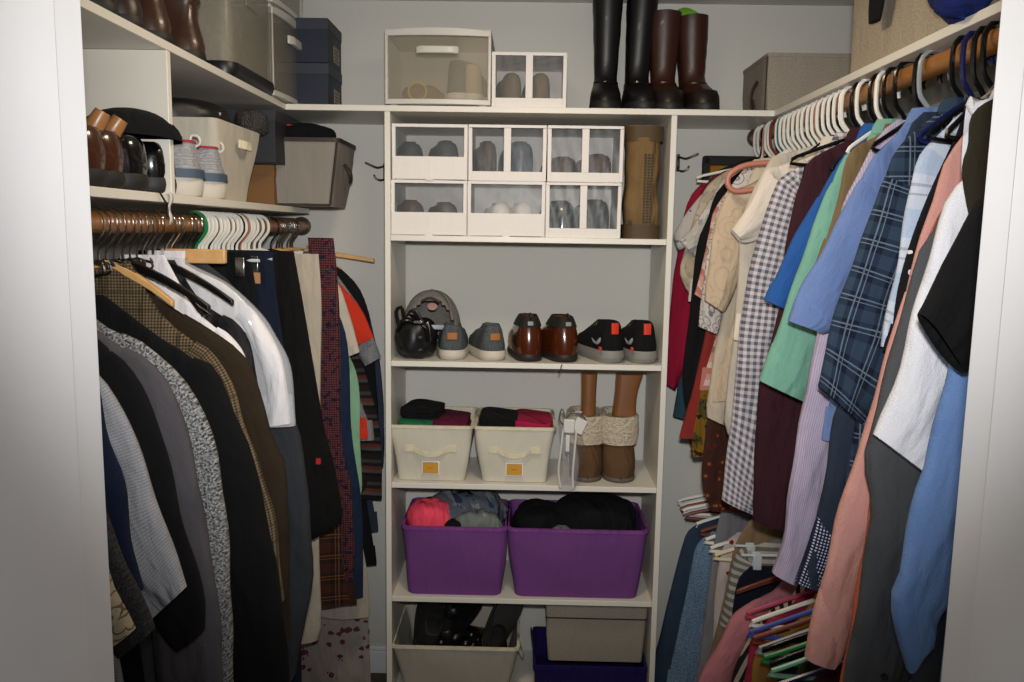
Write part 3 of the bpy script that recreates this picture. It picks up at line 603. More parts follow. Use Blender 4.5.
garment(Rr, 2.735, 'cardigan', 'dark wine red cardigan low near the far end of right rod', 'cardigan', FB('wine_knit', 'plain', '#571a1c'),
        [('d', .16, -.13), ('d', .24, -.22), (692, 300), (688, 360), (684, 420), (690, 445)], cuff=(704, 445), hem=('d', .2, -.6), th=.028, w1=.07)
garment(Rr, 2.775, 'shirt', 'crimson long sleeved shirt near the back wall on right rod', 'shirt', FB('crimson_cotton', 'plain', '#8c1230'),
        [('d', .17, -.14), ('d', .26, -.22), (676, 262), (671, 300), (668, 340), (663, 382)], cuff=(675, 389), hem=('d', .22, -.5), th=.03, w1=.08)
garment(Rr, 2.815, 'shirt', 'teal blue shirt showing under the crimson one at the far wall', 'shirt', FB('teal_denim', 'plain', '#2a4550'),
        [('d', .17, -.14), ('d', .25, -.24), (684, 330), (679, 376), (673, 416)], cuff=(690, 420), hem=('d', .2, -.55), th=.03, w1=.08)
garment(Rr, 2.50, 'skirt', 'mustard and olive skirt hem peeking below the black dress', 'skirt', FB('mustard_hem', 'blotch', '#7a5a16', '#4a4520', '#2c1a14', sc=1.2),
        [('d', .14, -.15), ('d', .2, -.5), (692, 440), (694, 458)], kind='flat', th=.02, inner=-.2)
garment(Rr, 2.43, 'skirt', 'dark red patterned skirt hem with gold line below the rust blouse', 'skirt', FB('leopard', 'floral', '#3b2018', '#5b1a16', '#7a5f2c', sc=1.6),
        [('d', .14, -.15), ('d', .2, -.5), (703, 450), (703, 490), (712, 512)], kind='flat', th=.02, inner=-.2)
def band(t, s, loc):
    p = loc((704, 157)); MB().box(*sorted((s*(p[0]+.002), s*(-.14))), -.016, .016, p[1]-.028, p[1]+.004).build('black_band', plain('black_canvas', '#0c0c0d', .8), t, bevel=.004)
    MB().box(*sorted((s*(p[0]+.003), s*(p[0]-.02))), -.016, .016, p[1]-.09, p[1]).build('black_edge', plain('black_canvas', '#0c0c0d', .8), t, bevel=.004)
garment(Rr, 2.885, 'bag', 'mustard bag with a black top band against the back wall beside the coat hook', 'bag', FB('mustard_twill', 'plain', '#8a5f1a'),
        [(705, 160), (703, 190), (705, 212)], kind='flat', th=.02, extra=band)

garment(Rr, 1.255, 'jacket', 'dark olive brown jacket shoulder beside the right door frame, above the white shirt', 'jacket', FB('dark_olive', 'plain', '#2a251a'),
        [('d', .07, -.11), (975, 110), (968, 145), (962, 172), (972, 230), (985, 300)], kind='flat', th=.03)
# ---- right lower rod
garment(Bb, 2.69, 'jeans', 'dark blue denim jeans, farthest on the lower right rod', 'jeans', FB('mid_denim', 'plain', '#27374a'),
        [(712, 518), (690, 530), (683, 545), (676, 570), (666, 610), (658, 645), (645, 686)], kind='flat', th=.05, hang=('tube', 'hwhite'))
garment(Bb, 2.62, 'jeans', 'faded light blue denim jeans on the lower right rod', 'jeans', FB('faded_denim', 'heather', '#4d647c', '#6f88a2', sc=.6),
        [(712, 532), (697, 546), (691, 570), (685, 600), (676, 640), (666, 690)], kind='flat', th=.05, hang=('tube', 'hbrown'))
garment(Bb, 2.55, 'trousers', 'light grey trousers beside the faded jeans on the lower rod', 'trousers', FB('dove_grey', 'plain', '#77757a'),
        [(722, 508), (714, 540), (709, 580), (703, 624), (695, 690)], kind='flat', th=.035, hang=('tube', 'hwhite'))
garment(Bb, 2.48, 'blouse', 'white blouse with red leaf print on the lower right rod', 'blouse', FB('red_leaf', 'floral', '#b4aaa6', '#b4aaa6', '#7c1420', sc=1.0),
        [(738, 532), (724, 545), (716, 580), (713, 620)], cuff=(730, 625), hem=(712, 690), kind='flat', th=.035, hang=('tube', 'hwhite'))
garment(Bb, 2.42, 'trousers', 'tan khaki trousers on the lower right rod', 'trousers', FB('khaki_twill', 'plain', '#7b6850'),
        [(750, 520), (735, 545), (727, 580), (718, 620), (700, 690)], kind='flat', th=.035, hang=('tube', 'hcream'))
garment(Bb, 2.355, 'sweater', 'white and grey striped knit sweater on the lower right rod', 'sweater', FB('grey_stripe_knit', 'stripe', '#a09c94', '#62635f', sc=1.4),
        [(765, 520), (751, 534), (737, 552), (728, 585), (720, 624)], cuff=(738, 630), hem=(722, 690), th=.045, w1=.09, hang=('clip', 'hclear'), ztop=-.06)
garment(Bb, 2.29, 'trousers', 'black navy trousers clipped below the striped sweater', 'trousers', FB('ink_navy', 'plain', '#0d1120'),
        [(750, 566), (738, 580), (732, 615), (726, 690)], kind='flat', th=.04, hang=('clip', 'hclear'), hlabel='clear clip hanger gripping the ink navy trousers')
garment(Bb, 2.17, 'cardigan', 'pink cardigan with black and white striped trim, low on the right', 'cardigan', FB('pink_knit', 'plain', '#b07078'),
        [(775, 590), (751, 600), (733, 614), (721, 636), (705, 665), (692, 692)], cuff=(722, 700), hem=(740, 700), th=.045, w1=.08, hang=('flat', 'hbrown'), ztop=-.06)
garment(Bb, 2.105, 'cardigan', 'black and cream striped knit top just in front of the pink cardigan', 'cardigan', FB('mono_stripe', 'vstripe', '#181418', '#a09286', sc=1.6),
        [(790, 598), (768, 612), (752, 630), (738, 655), (728, 692)], cuff=(742, 700), hem=(760, 720), th=.03, w1=.06, ztop=-.06)
garment(Bb, 2.05, 'shirt', 'raspberry pink shirt under the blue and white hangers', 'shirt', FB('raspberry', 'plain', '#8c2440'),
        [(790, 606), (764, 622), (750, 642), (742, 692)], cuff=(750, 700), hem=(770, 720), th=.03, w1=.06, hang=('tube', 'hpink'), ztop=-.07)
garment(Bb, 2.005, 'shirt', 'mustard yellow shirt under the low hangers on the right', 'shirt', FB('mustard', 'plain', '#84602a'),
        [(795, 622), (764, 638), (752, 662), (748, 700)], cuff=(765, 710), hem=(780, 720), th=.03, w1=.08, hang=('tube', 'hwhite'), ztop=-.07)
for y_, hk, c_, lb in ((1.96, 'tube', 'hblue', 'blue plastic hanger low on the right above a white one'), (1.925, 'tube', 'hbrown', 'brown hanger with coppery shoulder bar low on the right'), (1.885, 'tube', 'hgrey', 'grey plastic hanger low on the right, above the green one'),
                       (1.83, 'tube', 'hgreen', 'dark green plastic hanger low on the right'), (1.78, 'tube', 'hmint', 'pale mint plastic hanger under the dark green one'), (1.72, 'tube', 'hnavy', 'navy plastic hanger lowest on the right'),
                       (1.857, 'flat', 'hblack', 'flat black hanger between grey and green hangers'), (1.803, 'flat', 'hblack', 'flat black hanger between green and mint hangers')):
    X, Z, s = RODS['B']
    hanger('B', y_, hk, c_, lb, None, span=.215, rot=random.uniform(-.05, .05), drop=.075)
for y_, c_, cc, lb in ((1.943, 'ochre_knit', '#6a4416', 'ochre knit top under the blue hanger'), (1.87, 'black_low', '#101012', 'black top under the grey hanger'), (1.82, 'olive_low', '#2c2c20', 'dark olive top under the green hanger'), (1.75, 'wine_low', '#3a1418', 'dark wine top under the mint hanger')):
    garment(Bb, y_, 'shirt', lb + ' at the bottom of the picture', 'shirt', FB(c_, 'plain', cc), [('d', .13, -.15), ('d', .17, -.22), ('d', .19, -.42)], hem=('d', .18, -.6), th=.02, w1=.08, auto=False, ztop=-.10)
# far end of the lower rod: empty hangers
eh = [(2.74, 'tube', 'hbrown'), (2.765, 'tube', 'hclear'), (2.79, 'tube', 'hwhite'), (2.815, 'tube', 'hbrown'), (2.84, 'tube', 'hwhite'), (2.865, 'tube', 'hclear'), (2.89, 'tube', 'hwhite')]
NUM = ['nearest', 'second nearest', 'third', 'fourth', 'fifth', 'sixth', 'farthest']
for i, (y_, k, c_) in enumerate(eh):
    hanger('B', y_, k, c_, '%s empty hanger, far end of lower right rod, %s of bunch' % (HN[c_], NUM[i]), None, span=.225, rot=random.uniform(-.06, .06), drop=.05)
# packed white plastic hangers over the far half of the right rod
def run(side, ys, kind, matk, label, group, span=.16, drop=.05):
    base = None
    for i, y_ in enumerate(ys):
        if base is None: base = hanger(side, y_, kind, matk, label, group, span=span, drop=drop); KID[base.name] = kids(base)
        else:
            c = base.copy(); COL.objects.link(c); c.location.y = y_
            for k in KID[base.name]:
                kc = k.copy(); COL.objects.link(kc); kc.parent = c
        if i: c.rotation_euler.z = random.uniform(-.07, .07)
ys = [2.10+.0405*i for i in range(20)]
run('R', [y for i, y in enumerate(ys) if i not in (14, 17)], 'tube', 'hwhite', 'white plastic hanger hooked over the far half of the right rod', 'packed white hangers on the right rod', span=.07)
hanger('R', ys[14]+.02, 'tube', 'hbrown', 'dark red plastic hanger among the white ones on the right rod', None, span=.16, drop=.05)
hanger('R', ys[17]+.02, 'flat', 'hblack', 'black hanger at the far end among white hangers, right rod', None, span=.16, drop=.05)
hanger('R', 1.98+.05, 'tube', 'hblack', 'dark green black hanger nearest the packed white hangers, right rod', None, span=.16, drop=.05)
hanger('R', 1.90, 'tube', 'hwhite', 'white hanger standing apart from the packed ones on the right rod', None, span=.09, drop=.04, rot=.3)
hanger('R', 1.715, 'tube', 'hblack', 'glossy black hanger in the middle of the bare right rod', None, span=.11, drop=.05, rot=.25)
hanger('R', 1.53, 'tube', 'hnavy', 'navy blue hanger near the right door frame', None, span=.10, drop=.05, rot=.2)
hanger('R', 1.495, 'tube', 'hblack', 'shiny black hanger beside the navy one near right door frame', None, span=.10, drop=.05, rot=.2)
hanger('R', 1.46, 'tube', 'hblack', 'black hanger closest to the right door frame', None, span=.08, drop=.05, rot=.1)
t = hanger('R', 2.27, 'tube', 'hsalmon', 'thick salmon pink hanger loop sticking out by the cream blouse', None, span=.05, drop=.01)
X, Z, s = RODS['R']
c = atY(739, 179, 2.27); ax = c.x-X; az = c.z-Z
MB().tube(smooth_path([(ax+.10, 0, az+.045), (ax+.02, -.0, az+.037), (ax-.022, 0, az+.015), (ax-.03, 0, az-.012), (ax-.01, 0, az-.032), (ax+.04, 0, az-.028)], 24), .0078, 10).build('shoulder_loop', M['hsalmon'], t)
t = hanger('R', 2.745, 'tube', 'hwhite', 'white hanger whose rounded end sticks out by the coat hook', None, span=.24, drop=.05)
# left rod: hooks seen in a row
run('L', [1.39, 1.43, 1.468, 1.52, 1.545, 1.605, 1.67], 'wire', 'chrome', 'steel wire hanger hook over the near end of the left rod', 'steel hanger hooks on the near left rod', span=.022, drop=.0)
run('L', [1.70, 1.745, 1.88, 1.93, 1.955], 'wire', 'bronze', 'dark metal hanger hook in the middle of the left rod', 'dark hooks on the middle of the left rod', span=.03, drop=.0)
run('L', [2.02, 2.045, 2.07, 2.105, 2.13, 2.155, 2.19, 2.225, 2.255, 2.29, 2.335, 2.36, 2.39, 2.44, 2.49], 'tube', 'hwhite', 'white plastic hanger hooked over the far half of the left rod', 'white hangers on the far left rod', span=.10)
hanger('L', 2.005, 'tube', 'hgreen', 'green plastic hanger on the left rod beside the white ones', None, span=.10, drop=.03)
hanger('L', 2.315, 'tube', 'hsalmon', 'orange hanger among the white ones on the left rod', None, span=.10, drop=.03)
hanger('L', 2.27, 'tube', 'hblack', 'black hanger among the white ones on the left rod', None, span=.10, drop=.03)
hanger('L', 2.84, 'wood', 'hwood', 'wooden hanger whose arm points at the coat hook, far left rod', None, span=.28, drop=.035, rot=-.0)
run('L', [2.60, 2.66, 2.72, 2.78], 'clip', 'hwhite', 'hanger with chrome clips at the far end of the left rod', 'chrome clip hangers at far end of left rod')
t = thing('trouser_hanger', 'wide pale wooden trouser hanger lying under the left rod hooks', 'hanger', (XRL, 1.862, ZRL))
MB().tube(hook_path(), .0025, 7).build('hook', M['chrome'], t)
MB().box(-.02, .125, -.008, .008, -.088, -.056).build('clamp_bar', M['hwood'], t, bevel=.003)
# ------------------------------------------------------------------ footwear, bins and boxes
def rrect(w, d, r, z, n=6, dx=0, dy=0, wob=0, ph=0):
    """rounded rectangle ring, w x d, centred"""
    pts = []
    for cx, cy, a0 in ((w/2-r, d/2-r, 0), (-w/2+r, d/2-r, 90), (-w/2+r, -d/2+r, 180), (w/2-r, -d/2+r, 270)):
        for k in range(n+1):
            a = R(a0+90*k/n); pts.append((cx+r*math.cos(a), cy+r*math.sin(a)))
    out = []; m = len(pts)
    for i in range(m):                                       # straight sides get points so they can sag
        a, b = pts[i], pts[(i+1) % m]; L_ = math.hypot(b[0]-a[0], b[1]-a[1]); k = 5 if L_ > .05 else 1
        for j in range(k): out.append((a[0]+(b[0]-a[0])*j/k, a[1]+(b[1]-a[1])*j/k))
    return [(x+dx+(wob*math.sin(y*17+z*11+ph) if wob else 0), y+dy+(wob*math.sin(x*19+z*13+ph) if wob else 0), z) for x, y in out]
def open_bin(t, w0, d0, w1, d1, h, mat, rim=None, wall=.006, r=.02, wob=.003, inner=None, soft=0, tilt=0, rimh=.012):
    """tapered fabric bin with real walls: w0 x d0 at the base, w1 x d1 at the rim"""
    ph = random.uniform(0, 6); rings = []
    K = 8
    for k in range(K+1):
        u = k/K; b = math.sin(u*math.pi)*soft; rings.append(rrect(w0+(w1-w0)*u+b, d0+(d1-d0)*u+b, r, .001+h*u, wob=wob*math.sin(u*math.pi) + .0001, ph=ph))
    for k in range(K, -1, -2):
        u = max(k/K, .03); b = math.sin(u*math.pi)*soft; rings.append(rrect(w0+(w1-w0)*u+b-2*wall, d0+(d1-d0)*u+b-2*wall, max(r-wall, .004), .001+h*u, wob=wob*math.sin(u*math.pi)+.0001, ph=ph))
    MB().loft(rings).build('body', mat, t)
    if rim:
        e = .0022
        q = [rrect(w1+e*2, d1+e*2, r, h-rimh), rrect(w1+e*2, d1+e*2, r, h+.003), rrect(w1-2*wall-e, d1-2*wall-e, r-wall, h+.003), rrect(w1-2*wall-e, d1-2*wall-e, r-wall, h-rimh*.6)]
        MB().loft(q, False, False).build('rim', rim, t)
def strap(t, p0, p1, sag, out, mat, w=.02, th=.003, name='handle', ax='y'):
    """flat webbing strap between two points, bowed outwards along -y (or x) and sagging"""
    g = []; P0, P1 = Vector(p0), Vector(p1)
    for k in range(13):
        u = k/12; s_ = math.sin(u*math.pi); p = P0.lerp(P1, u); p.z -= sag*s_
        if ax == 'y': p.y -= out*s_
        else: p.x += out*s_
        q = Vector((0, 0, w/2)); o_ = Vector((0, th, 0)) if ax == 'y' else Vector((th, 0, 0))
        g.append([p-q-o_/2, p-q+o_/2, p+q+o_/2, p+q-o_/2])
    return MB().loft(g).build(name, mat, t, bevel=.001)
def clump(name, label, cat, loc, sx, sy, sz, mat, group=None, seed=0, rough=.16, rotz=0, parts=None, flat=False):
    """a heap of one crumpled garment: a lumpy, creased mound"""
    rnd = random.Random(seed); t = thing(name, label, cat, loc, rotz, group); ph = [rnd.uniform(0, 6.28) for _ in range(6)]
    rings = []; n = 40; m = 16
    for i in range(m+1):
        a = -math.pi/2 + math.pi*i/m; rr = abs(math.cos(a))**(.45 if flat else .6); ring = []
        for k in range(n):
            b = 2*math.pi*k/n; w = 1 + rough*(.6*math.sin(3*b+ph[0]+a*2)+.5*math.sin(5*b+ph[1]-a*3)+.35*math.sin(9*b+ph[2]+a*5)+.22*math.sin(14*b-a*9+ph[4]))*max(rr, .1)
            cz = math.sin(a); cz = math.copysign(abs(cz)**.8, cz)
            ring.append((sx/2*rr*w*math.cos(b), sy/2*rr*w*math.sin(b), sz/2*(1+cz*(1+rough*.5*math.sin(4*b+ph[3]+a*3)))))
        rings.append(ring)
    MB().loft(rings).build('cloth', mat, t)
    return t
def folded(name, label, cat, loc, w, d, h, mat, layers=3, rotz=0, group=None, seed=0):
    """a folded garment: soft layers"""
    rnd = random.Random(seed); t = thing(name, label, cat, loc, rotz, group)
    for k in range(layers):
        z0 = h*k/layers; hh = h/layers; ww = w*(1-.03*rnd.random()); dx = rnd.uniform(-.004, .004); rings = []
        for u, e in ((0, .8), (.1, .97), (.5, 1), (.9, .97), (1, .8)):
            rings.append([(x+dx, y, z0+hh*u+.004*math.sin(x*40+y*30+seed)*u) for x, y, _ in rrect(ww*(e*.06+.94), d*(e*.06+.94), min(w, d)*.2, 0)])
        MB().loft(rings).build('fold', mat, t)
    return t
def outline(L_, W_, heel, toe, ws, z, n=14, point=.3):
    ps = []
    for sgn in (1, -1):
        for k in range(n+1):
            s_ = .5-.5*math.cos(math.pi*k/n)
            if sgn < 0: s_ = 1-s_
            hs = .16
            if s_ < hs: f = math.sqrt(max(0, 1-(1-s_/hs)**2))*.78
            elif s_ < .68: f = .78+.22*math.sin((s_-hs)/(.68-hs)*math.pi/2)
            else: f = max(0, 1-((s_-.68)/.32)**2.3)**.55
            y = heel + s_*(toe-heel)
            ps.append((sgn*W_/2*f*ws, y, z))
    return ps
def shoe(name, label, loc, rotz, L_, W_, up, sole, rings, sole_h=.03, lining=None, group=None, cat='shoe', laces=None, tab=None, heelpatch=None, loop=None, mid=None, swoosh=None, tilt=None, heel_h=None, detail=None):
    t = thing(name, label, cat, loc, rotz, group)
    if tilt: t.rotation_euler = (tilt[0], tilt[1], rotz)
    s_ = MB(); s_.loft([outline(L_, W_, .008, L_-.012, .93, .0), outline(L_, W_, .001, L_, 1.0, .006), outline(L_, W_, -.002, L_+.002, 1.03, sole_h*.6), outline(L_, W_, .0, L_-.002, 1.0, sole_h)]); s_.build('sole', sole, t)
    if mid:
        MB().loft([outline(L_, W_, -.0045, L_+.003, 1.06, sole_h*.38), outline(L_, W_, -.006, L_+.003, 1.07, sole_h*.7), outline(L_, W_, -.001, L_, 1.03, sole_h*1.02)], False, False).build('midsole', mid, t)
    rs = [outline(L_, W_, he, to, w, z) for z, he, to, w in rings]
    top = rings[-1]; z, he, to, w = top
    if to > he+.04 and not name.endswith('boot'):           # the topline dips at the ankles and rises at the heel
        dip = min(.016, z*.13)
        rs = [[(x, y, zz - (dip*min(1, abs((y-he)/(to-he)-.0)*2.2)*(1 if i_ == len(rs)-1 else .5 if i_ == len(rs)-2 else 0))) for x, y, zz in r_] for i_, r_ in enumerate(rs)]
    rs += [outline(L_, W_, he+.004, to-.004, w*.86, z+.002), outline(L_, W_, he+.008, to-.008, w*.80, z-.012)]
    m = MB().loft(rs, True, False); upo = m.build('upper', up, t)
    MB().loft([outline(L_, W_, he+.007, to-.007, w*.815, z-.006), outline(L_, W_, he+.010, to-.010, w*.74, z-.03)], False, True).build('lining', lining or M['dark_lining'], t)
    if laces:
        y0 = L_*.46; 
        for k in range(4):
            yy = y0+k*.022; zz = None
            for a, b in zip(rings, rings[1:]):
                if b[2] <= yy <= a[2]: f = (a[2]-yy)/max(a[2]-b[2], 1e-6); zz = a[0]+(b[0]-a[0])*f
            if zz is None: continue
            MB().tube(smooth_path([(-W_*.2, yy, zz-.004), (-W_*.08, yy+.006, zz+.006), (W_*.08, yy-.006, zz+.006), (W_*.2, yy, zz-.004)], 9), .0022, 6).build('lace', laces, upo)
    if tab:
        mt, hw, z0, z1 = tab; MB().box(-hw, hw, he-.006, he+.003, z0, z1).build('heel_tab', mt, t, bevel=.0015)
    if heelpatch:
        mt, hw, z0, z1, y0 = heelpatch; a = []
        for k in range(7):
            x = hw*(k/3-1); yy = y0 + x*x*7; a.append([(x, yy-.003, z0), (x, yy+.004, z0), (x, yy+.004, z1), (x, yy-.003, z1)])
        MB().loft(a).build('heel_patch', mt, upo, bevel=.001)
    if loop:
        mt, z0, rr = loop; MB().tube(smooth_path([(0, he+.004, z0), (0, he-.012, z0+rr*.8), (0, he-.008, z0+rr*2), (0, he+.006, z0+rr*2.1), (0, he+.010, z0+rr)], 14), .0032, 7).build('pull_loop', mt, upo)
    if detail: detail(t)
    return t
M['dark_lining'] = plain('dark_shoe_lining', '#141210', .95)
SNK = lambda L_, H=.10, sh=.03: [(sh*.9, .002, L_*.99, .98), (sh+.012, .0, L_*.985, .99), (sh+.026, .003, L_*.93, .94), (H*.62, .006, L_*.80, .88), (H*.78, .010, L_*.62, .78), (H*.92, .013, L_*.47, .68), (H, .016, L_*.40, .60)]
DRS = lambda L_, H=.085, sh=.025: [(sh*.9, .003, L_*.985, .95), (sh+.012, .002, L_*.97, .96), (sh+.024, .004, L_*.90, .9), (H*.72, .008, L_*.68, .8), (H*.88, .010, L_*.50, .70), (H, .014, L_*.40, .60)]
def BOOT(L_, H, sh=.03, top=.42, w=.85):
    b = [(sh*.9, .002, L_*.985, .98), (sh+.014, .0, L_*.98, .99), (sh+.032, .004, L_*.92, .95), (sh+.052, .010, L_*.76, .86), (sh+.075, .016, L_*.56, .74), (sh+.10, .014, L_*.50, .74)]
    h0 = sh+.10
    for k in range(1, 9):
        u = k/8; b.append((h0+(H-h0)*u, .014-.012*u + .003*math.sin(k*2.3), L_*(.50+(top-.42)*u) + .003*math.sin(k*3.1), .74+(w-.74)*min(1, u*1.4)+.015*math.sin(k*2.7)))
    return b
blkL = plain('black_polished_leather', '#0d0b0b', .16, coat=.6); brnL = plain('brown_polished_leather', '#3f1f10', .2, coat=.5); mahog = plain('mahogany_leather', '#4c2210', .16, coat=.7)
blkR = plain('black_rubber', '#151515', .6); drkR = plain('dark_brown_rubber', '#221812', .6); whtR = plain('offwhite_rubber', '#c9c2b4', .6); greyR = plain('grey_foam_rubber', '#86847e', .7)
bootBr = plain('chestnut_boot_leather', '#37190f', .45, bump=.5, bscale=24, coat=.1); bootBk = plain('black_boot_leather', '#0a0a0b', .42, bump=.3, bscale=20, coat=.05)
greyM = FB('grey_mesh', 'heather', '#3e4345', '#5a6062'); orangeP = plain('tan_orange_patch', '#a5652a', .6); redP = plain('bright_orange_red', '#d8381a', .5)
suede = FB('chestnut_suede', 'plain', '#59412c'); shear = None
g = N('sheepskin'); g.set(Roughness=1); o = g.obj(); nz = g.noise(o, 90, 3, .7); g.col(g.mix(nz, '#b3a48c', '#e8dcc6')); g.bump(nz, 1, .02); shear = g.m
canvas = FB('cream_canvas', 'plain', '#c9c3b2', bump=.14); canvasrim = FB('cream_webbing', 'plain', '#d6cdb2'); lin_ = FB('beige_linen', 'heather', '#857d70', '#9c9486', sc=1.0, bump=.12); brtrim = plain('brown_trim', '#33241c', .6)
purple = FB('purple_cloth', 'plain', '#6e3f7c', bump=.14); purplerim = FB('purple_sheen_lining', 'plain', '#7c4488', rough=.5); violet = FB('indigo_cloth', 'plain', '#1f1450')
XC = (xl+xr)/2
S1, S2, S3, S4, S5 = [z+T/2+.0006 for z in zs]            # top faces of the shelves
def on(px, Y, z): 
    p = atY(px, 330, Y)
    # x where the pixel column meets depth Y near height z
    q = EYE + ray(px, 330)*((Y)/ray(px, 330).y)
    for _ in range(3):
        # find py with that z
        lo, hi = -200, 900
        for _ in range(24):
            mid = (lo+hi)/2; r_ = atY(px, mid, Y)
            if r_.z > z: lo = mid
            else: hi = mid
    return Vector((r_.x, Y, z))

# ---- cubby 1: six white fabric shoe boxes with clear windows
boxcloth = FB('white_boxcloth', 'plain', '#e2ddd8', bump=.10); film = clear('dimming_box_film', '#6d7377', .30, .3)  # grey put into the film colour stands for the dimness inside the boxes
def window_box(label, x0, x1, z0, h, depth, y0, kind, shoes, rotz=0, name='shoe_box'):
    w = x1-x0; t = thing(name, label, 'shoe box', ((x0+x1)/2, y0+depth/2, z0), rotz)
    a, d = w/2, depth/2; e = .0035
    m = MB(); m.box(-a, a, -d+e, d, 0, e).box(-a, a, -d+e, d, h-e, h).box(-a, -a+e, -d+e, d, e, h-e).box(a-e, a, -d+e, d, e, h-e).box(-a+e, a-e, d-e, d, e, h-e)
    m.build('body', boxcloth, t, bevel=.0012)
    fr = MB(); b = .011
    fr.box(-a, a, -d, -d+e, h-b*.8, h).box(-a, -a+b, -d, -d+e, 0, h-b*.8).box(a-b, a, -d, -d+e, 0, h-b*.8)
    if kind == 'flap': lo = h*.42; fr.box(-a+b, a-b, -d, -d+e, 0, lo)
    else: lo = h*.17; fr.box(-a+b, a-b, -d, -d+e, 0, lo).box(-.011, .011, -d, -d+e, lo, h-b*.8)
    fr.build('front_frame', boxcloth, t, bevel=.0012)
    if kind == 'flap':
        MB().box(-a*.98, a*.98, -d-.004, -d-.0006, .002, lo).build('front_flap', boxcloth, t, bevel=.001)
        MB().box(-.012, .012, -d-.007, -d-.0045, -.001, lo*.2).build('pull_tab', boxcloth, t)
    m = MB()
    for i0, i1 in (((-a+b, a-b),) if kind == 'flap' else ((-a+b, -.011), (.011, a-b))):
        gr = [[(i0+(i1-i0)*i/8, -d+.0045+.002*math.sin(i*1.9+j*1.3), lo+(h-b*.8-lo)*j/5) for i in range(9)] for j in range(6)]
        m.sheet(gr)
    m.build('window_film', film, t)
    for q in shoes: q(t.location.copy(), e, w, h, depth)
    return t
def inbox(label, mat, sole, dx, rings=None, L_=.25, W_=.098, rz=R(12), zup=.0, name='shoe', H=.09):
    def f(o, e, w, h, depth): shoe(name, label, (o.x+dx, o.y-depth/2+.02, o.z+e+.001+zup), rz, L_, W_, mat, sole, rings or [(.018, .0, L_*.97, 1), (H*.5, .0, L_*.95, 1.02), (H*.7, .003, L_*.85, .98), (H*.85, .008, L_*.72, .88), (H*.95, .015, L_*.62, .72), (H, .025, L_*.55, .52)], sole_h=.018)
    return f
W3 = (xr-xl-T)
def bx(px): return atY(px, 200, YF+.01).x
Yb = YF+.012; BH = (ZTOP-T/2 - S2 - .036)/2
c1 = [bx(391), bx(467.5), bx(546), bx(622)]
brshoe = plain('brown_matte_leather', '#4a3020', .5); wedge = plain('cork_wedge', '#a98562', .7); gr_ = plain('grey_matte_shoe', '#33363a', .6); wh_ = plain('white_shoe', '#e8e5df', .6)
window_box('white shoe box, lower left of the six, dark brown shoes inside', c1[0], c1[1]-.002, S2, BH, .30, Yb, 'flap', [inbox('left dark brown shoe in the lower left white box', brshoe, drkR, -.055, H=.105), inbox('right dark brown shoe in the lower left white box', brshoe, drkR, .055, H=.10)])
window_box('white shoe box, lower middle, with white shoes inside', c1[1], c1[2]-.002, S2, BH, .30, Yb-.002, 'flap', [inbox('left white shoe inside the lower middle white box', wh_, whtR, -.01, H=.10, W_=.08), inbox('right white shoe inside the lower middle white box', wh_, whtR, .062, H=.10, W_=.075)])
window_box('white shoe box, lower right, two windows with dark boots', c1[2], c1[3]-.002, S2, BH, .30, Yb-.004, 'two', [inbox('left dark shoe inside the lower right white box', blkL, blkR, -.055, H=.11), inbox('right dark shoe inside the lower right white box', gr_, blkR, .055, H=.115)])
window_box('white shoe box, upper left of the six, tan soled wedges inside', c1[0]+.003, c1[1]-.001, S2+BH+.001, BH, .30, Yb, 'flap', [inbox('left black wedge shoe in the upper left white box', gr_, wedge, -.06, H=.115), inbox('right black wedge shoe in the upper left white box', gr_, wedge, .055, H=.12)])
window_box('white shoe box, upper middle, two windows with brown and grey shoes', c1[1]+.002, c1[2]-.002, S2+BH+.001, BH, .30, Yb-.004, 'two', [inbox('brown shoe in the upper middle white box', brshoe, drkR, -.055, H=.12, W_=.07), inbox('grey blue shoe in the upper middle white box', plain('slate_shoe', '#4d5562', .35), blkR, .05, H=.12)])
window_box('white shoe box, upper right, two windows with strappy sandals', c1[2]+.002, c1[3]-.001, S2+BH+.001, BH, .30, Yb-.008, 'two', [inbox('left brown sandal in the upper right white box', brshoe, drkR, -.055, H=.075), inbox('right maroon sandal in the upper right white box', plain('maroon_shoe', '#4a201c', .5), drkR, .055, H=.085)])
# khaki boot standing beside them
px0 = on(641, YF+.06, S2)
kh = FB('khaki_suede', 'plain', '#7a6140', bump=.6); kh2 = plain('dark_olive_sole', '#4a3a1e', .7)
t = thing('ankle_boot', 'olive tan suede boot with black studs beside the white shoe boxes', 'boot', (px0.x, YF+.03, S2))
H_ = ZTOP-T/2-S2-.028; rr = []
for k in range(17):
    u = k/16; w = .118 - .012*math.sin(u*3.1)-.006*math.sin(u*17); dx = .003*math.sin(u*12)
    yc = .03 + (.012 if u < .12 else 0)*1; rr.append([(x+dx, y+.07+.004*math.sin(u*20), z) for x, y, z in rrect(w*(.86 if u < .08 else 1), .13*(1 if u > .1 else .9), .045, .002+H_*u)])
MB().loft(rr).build('shaft', kh, t)
rr = [rrect(.124, .136, .047, H_*(.86+.14*u)+.001, dy=.07) for u in (0, .5, .97)]; rr += [rrect(.10, .112, .03, H_-.001, dy=.07), rrect(.098, .11, .03, H_-.03, dy=.07)]
MB().loft(rr, False, True).build('cuff', kh2, t)
MB().loft([[(x, y+.07, z) for x, y, z in rrect(.118, .15, .045, zz)] for zz in (0, .02, .045)]).build('sole', kh2, t)
m = MB()
for row in (-1, 0, 1):
    for k in range(24):
        z = .05+H_*.62*k/24; x = .012+row*.011; m.box(x-.0028, x+.0028, -.0085, .004, z, z+.0042)
m.build('stud_trim', blkR, t)
MB().tube([(-.04, -.004, .052), (-.04, .008, .052)], .006, 10).build('eyelet', blkR, t)

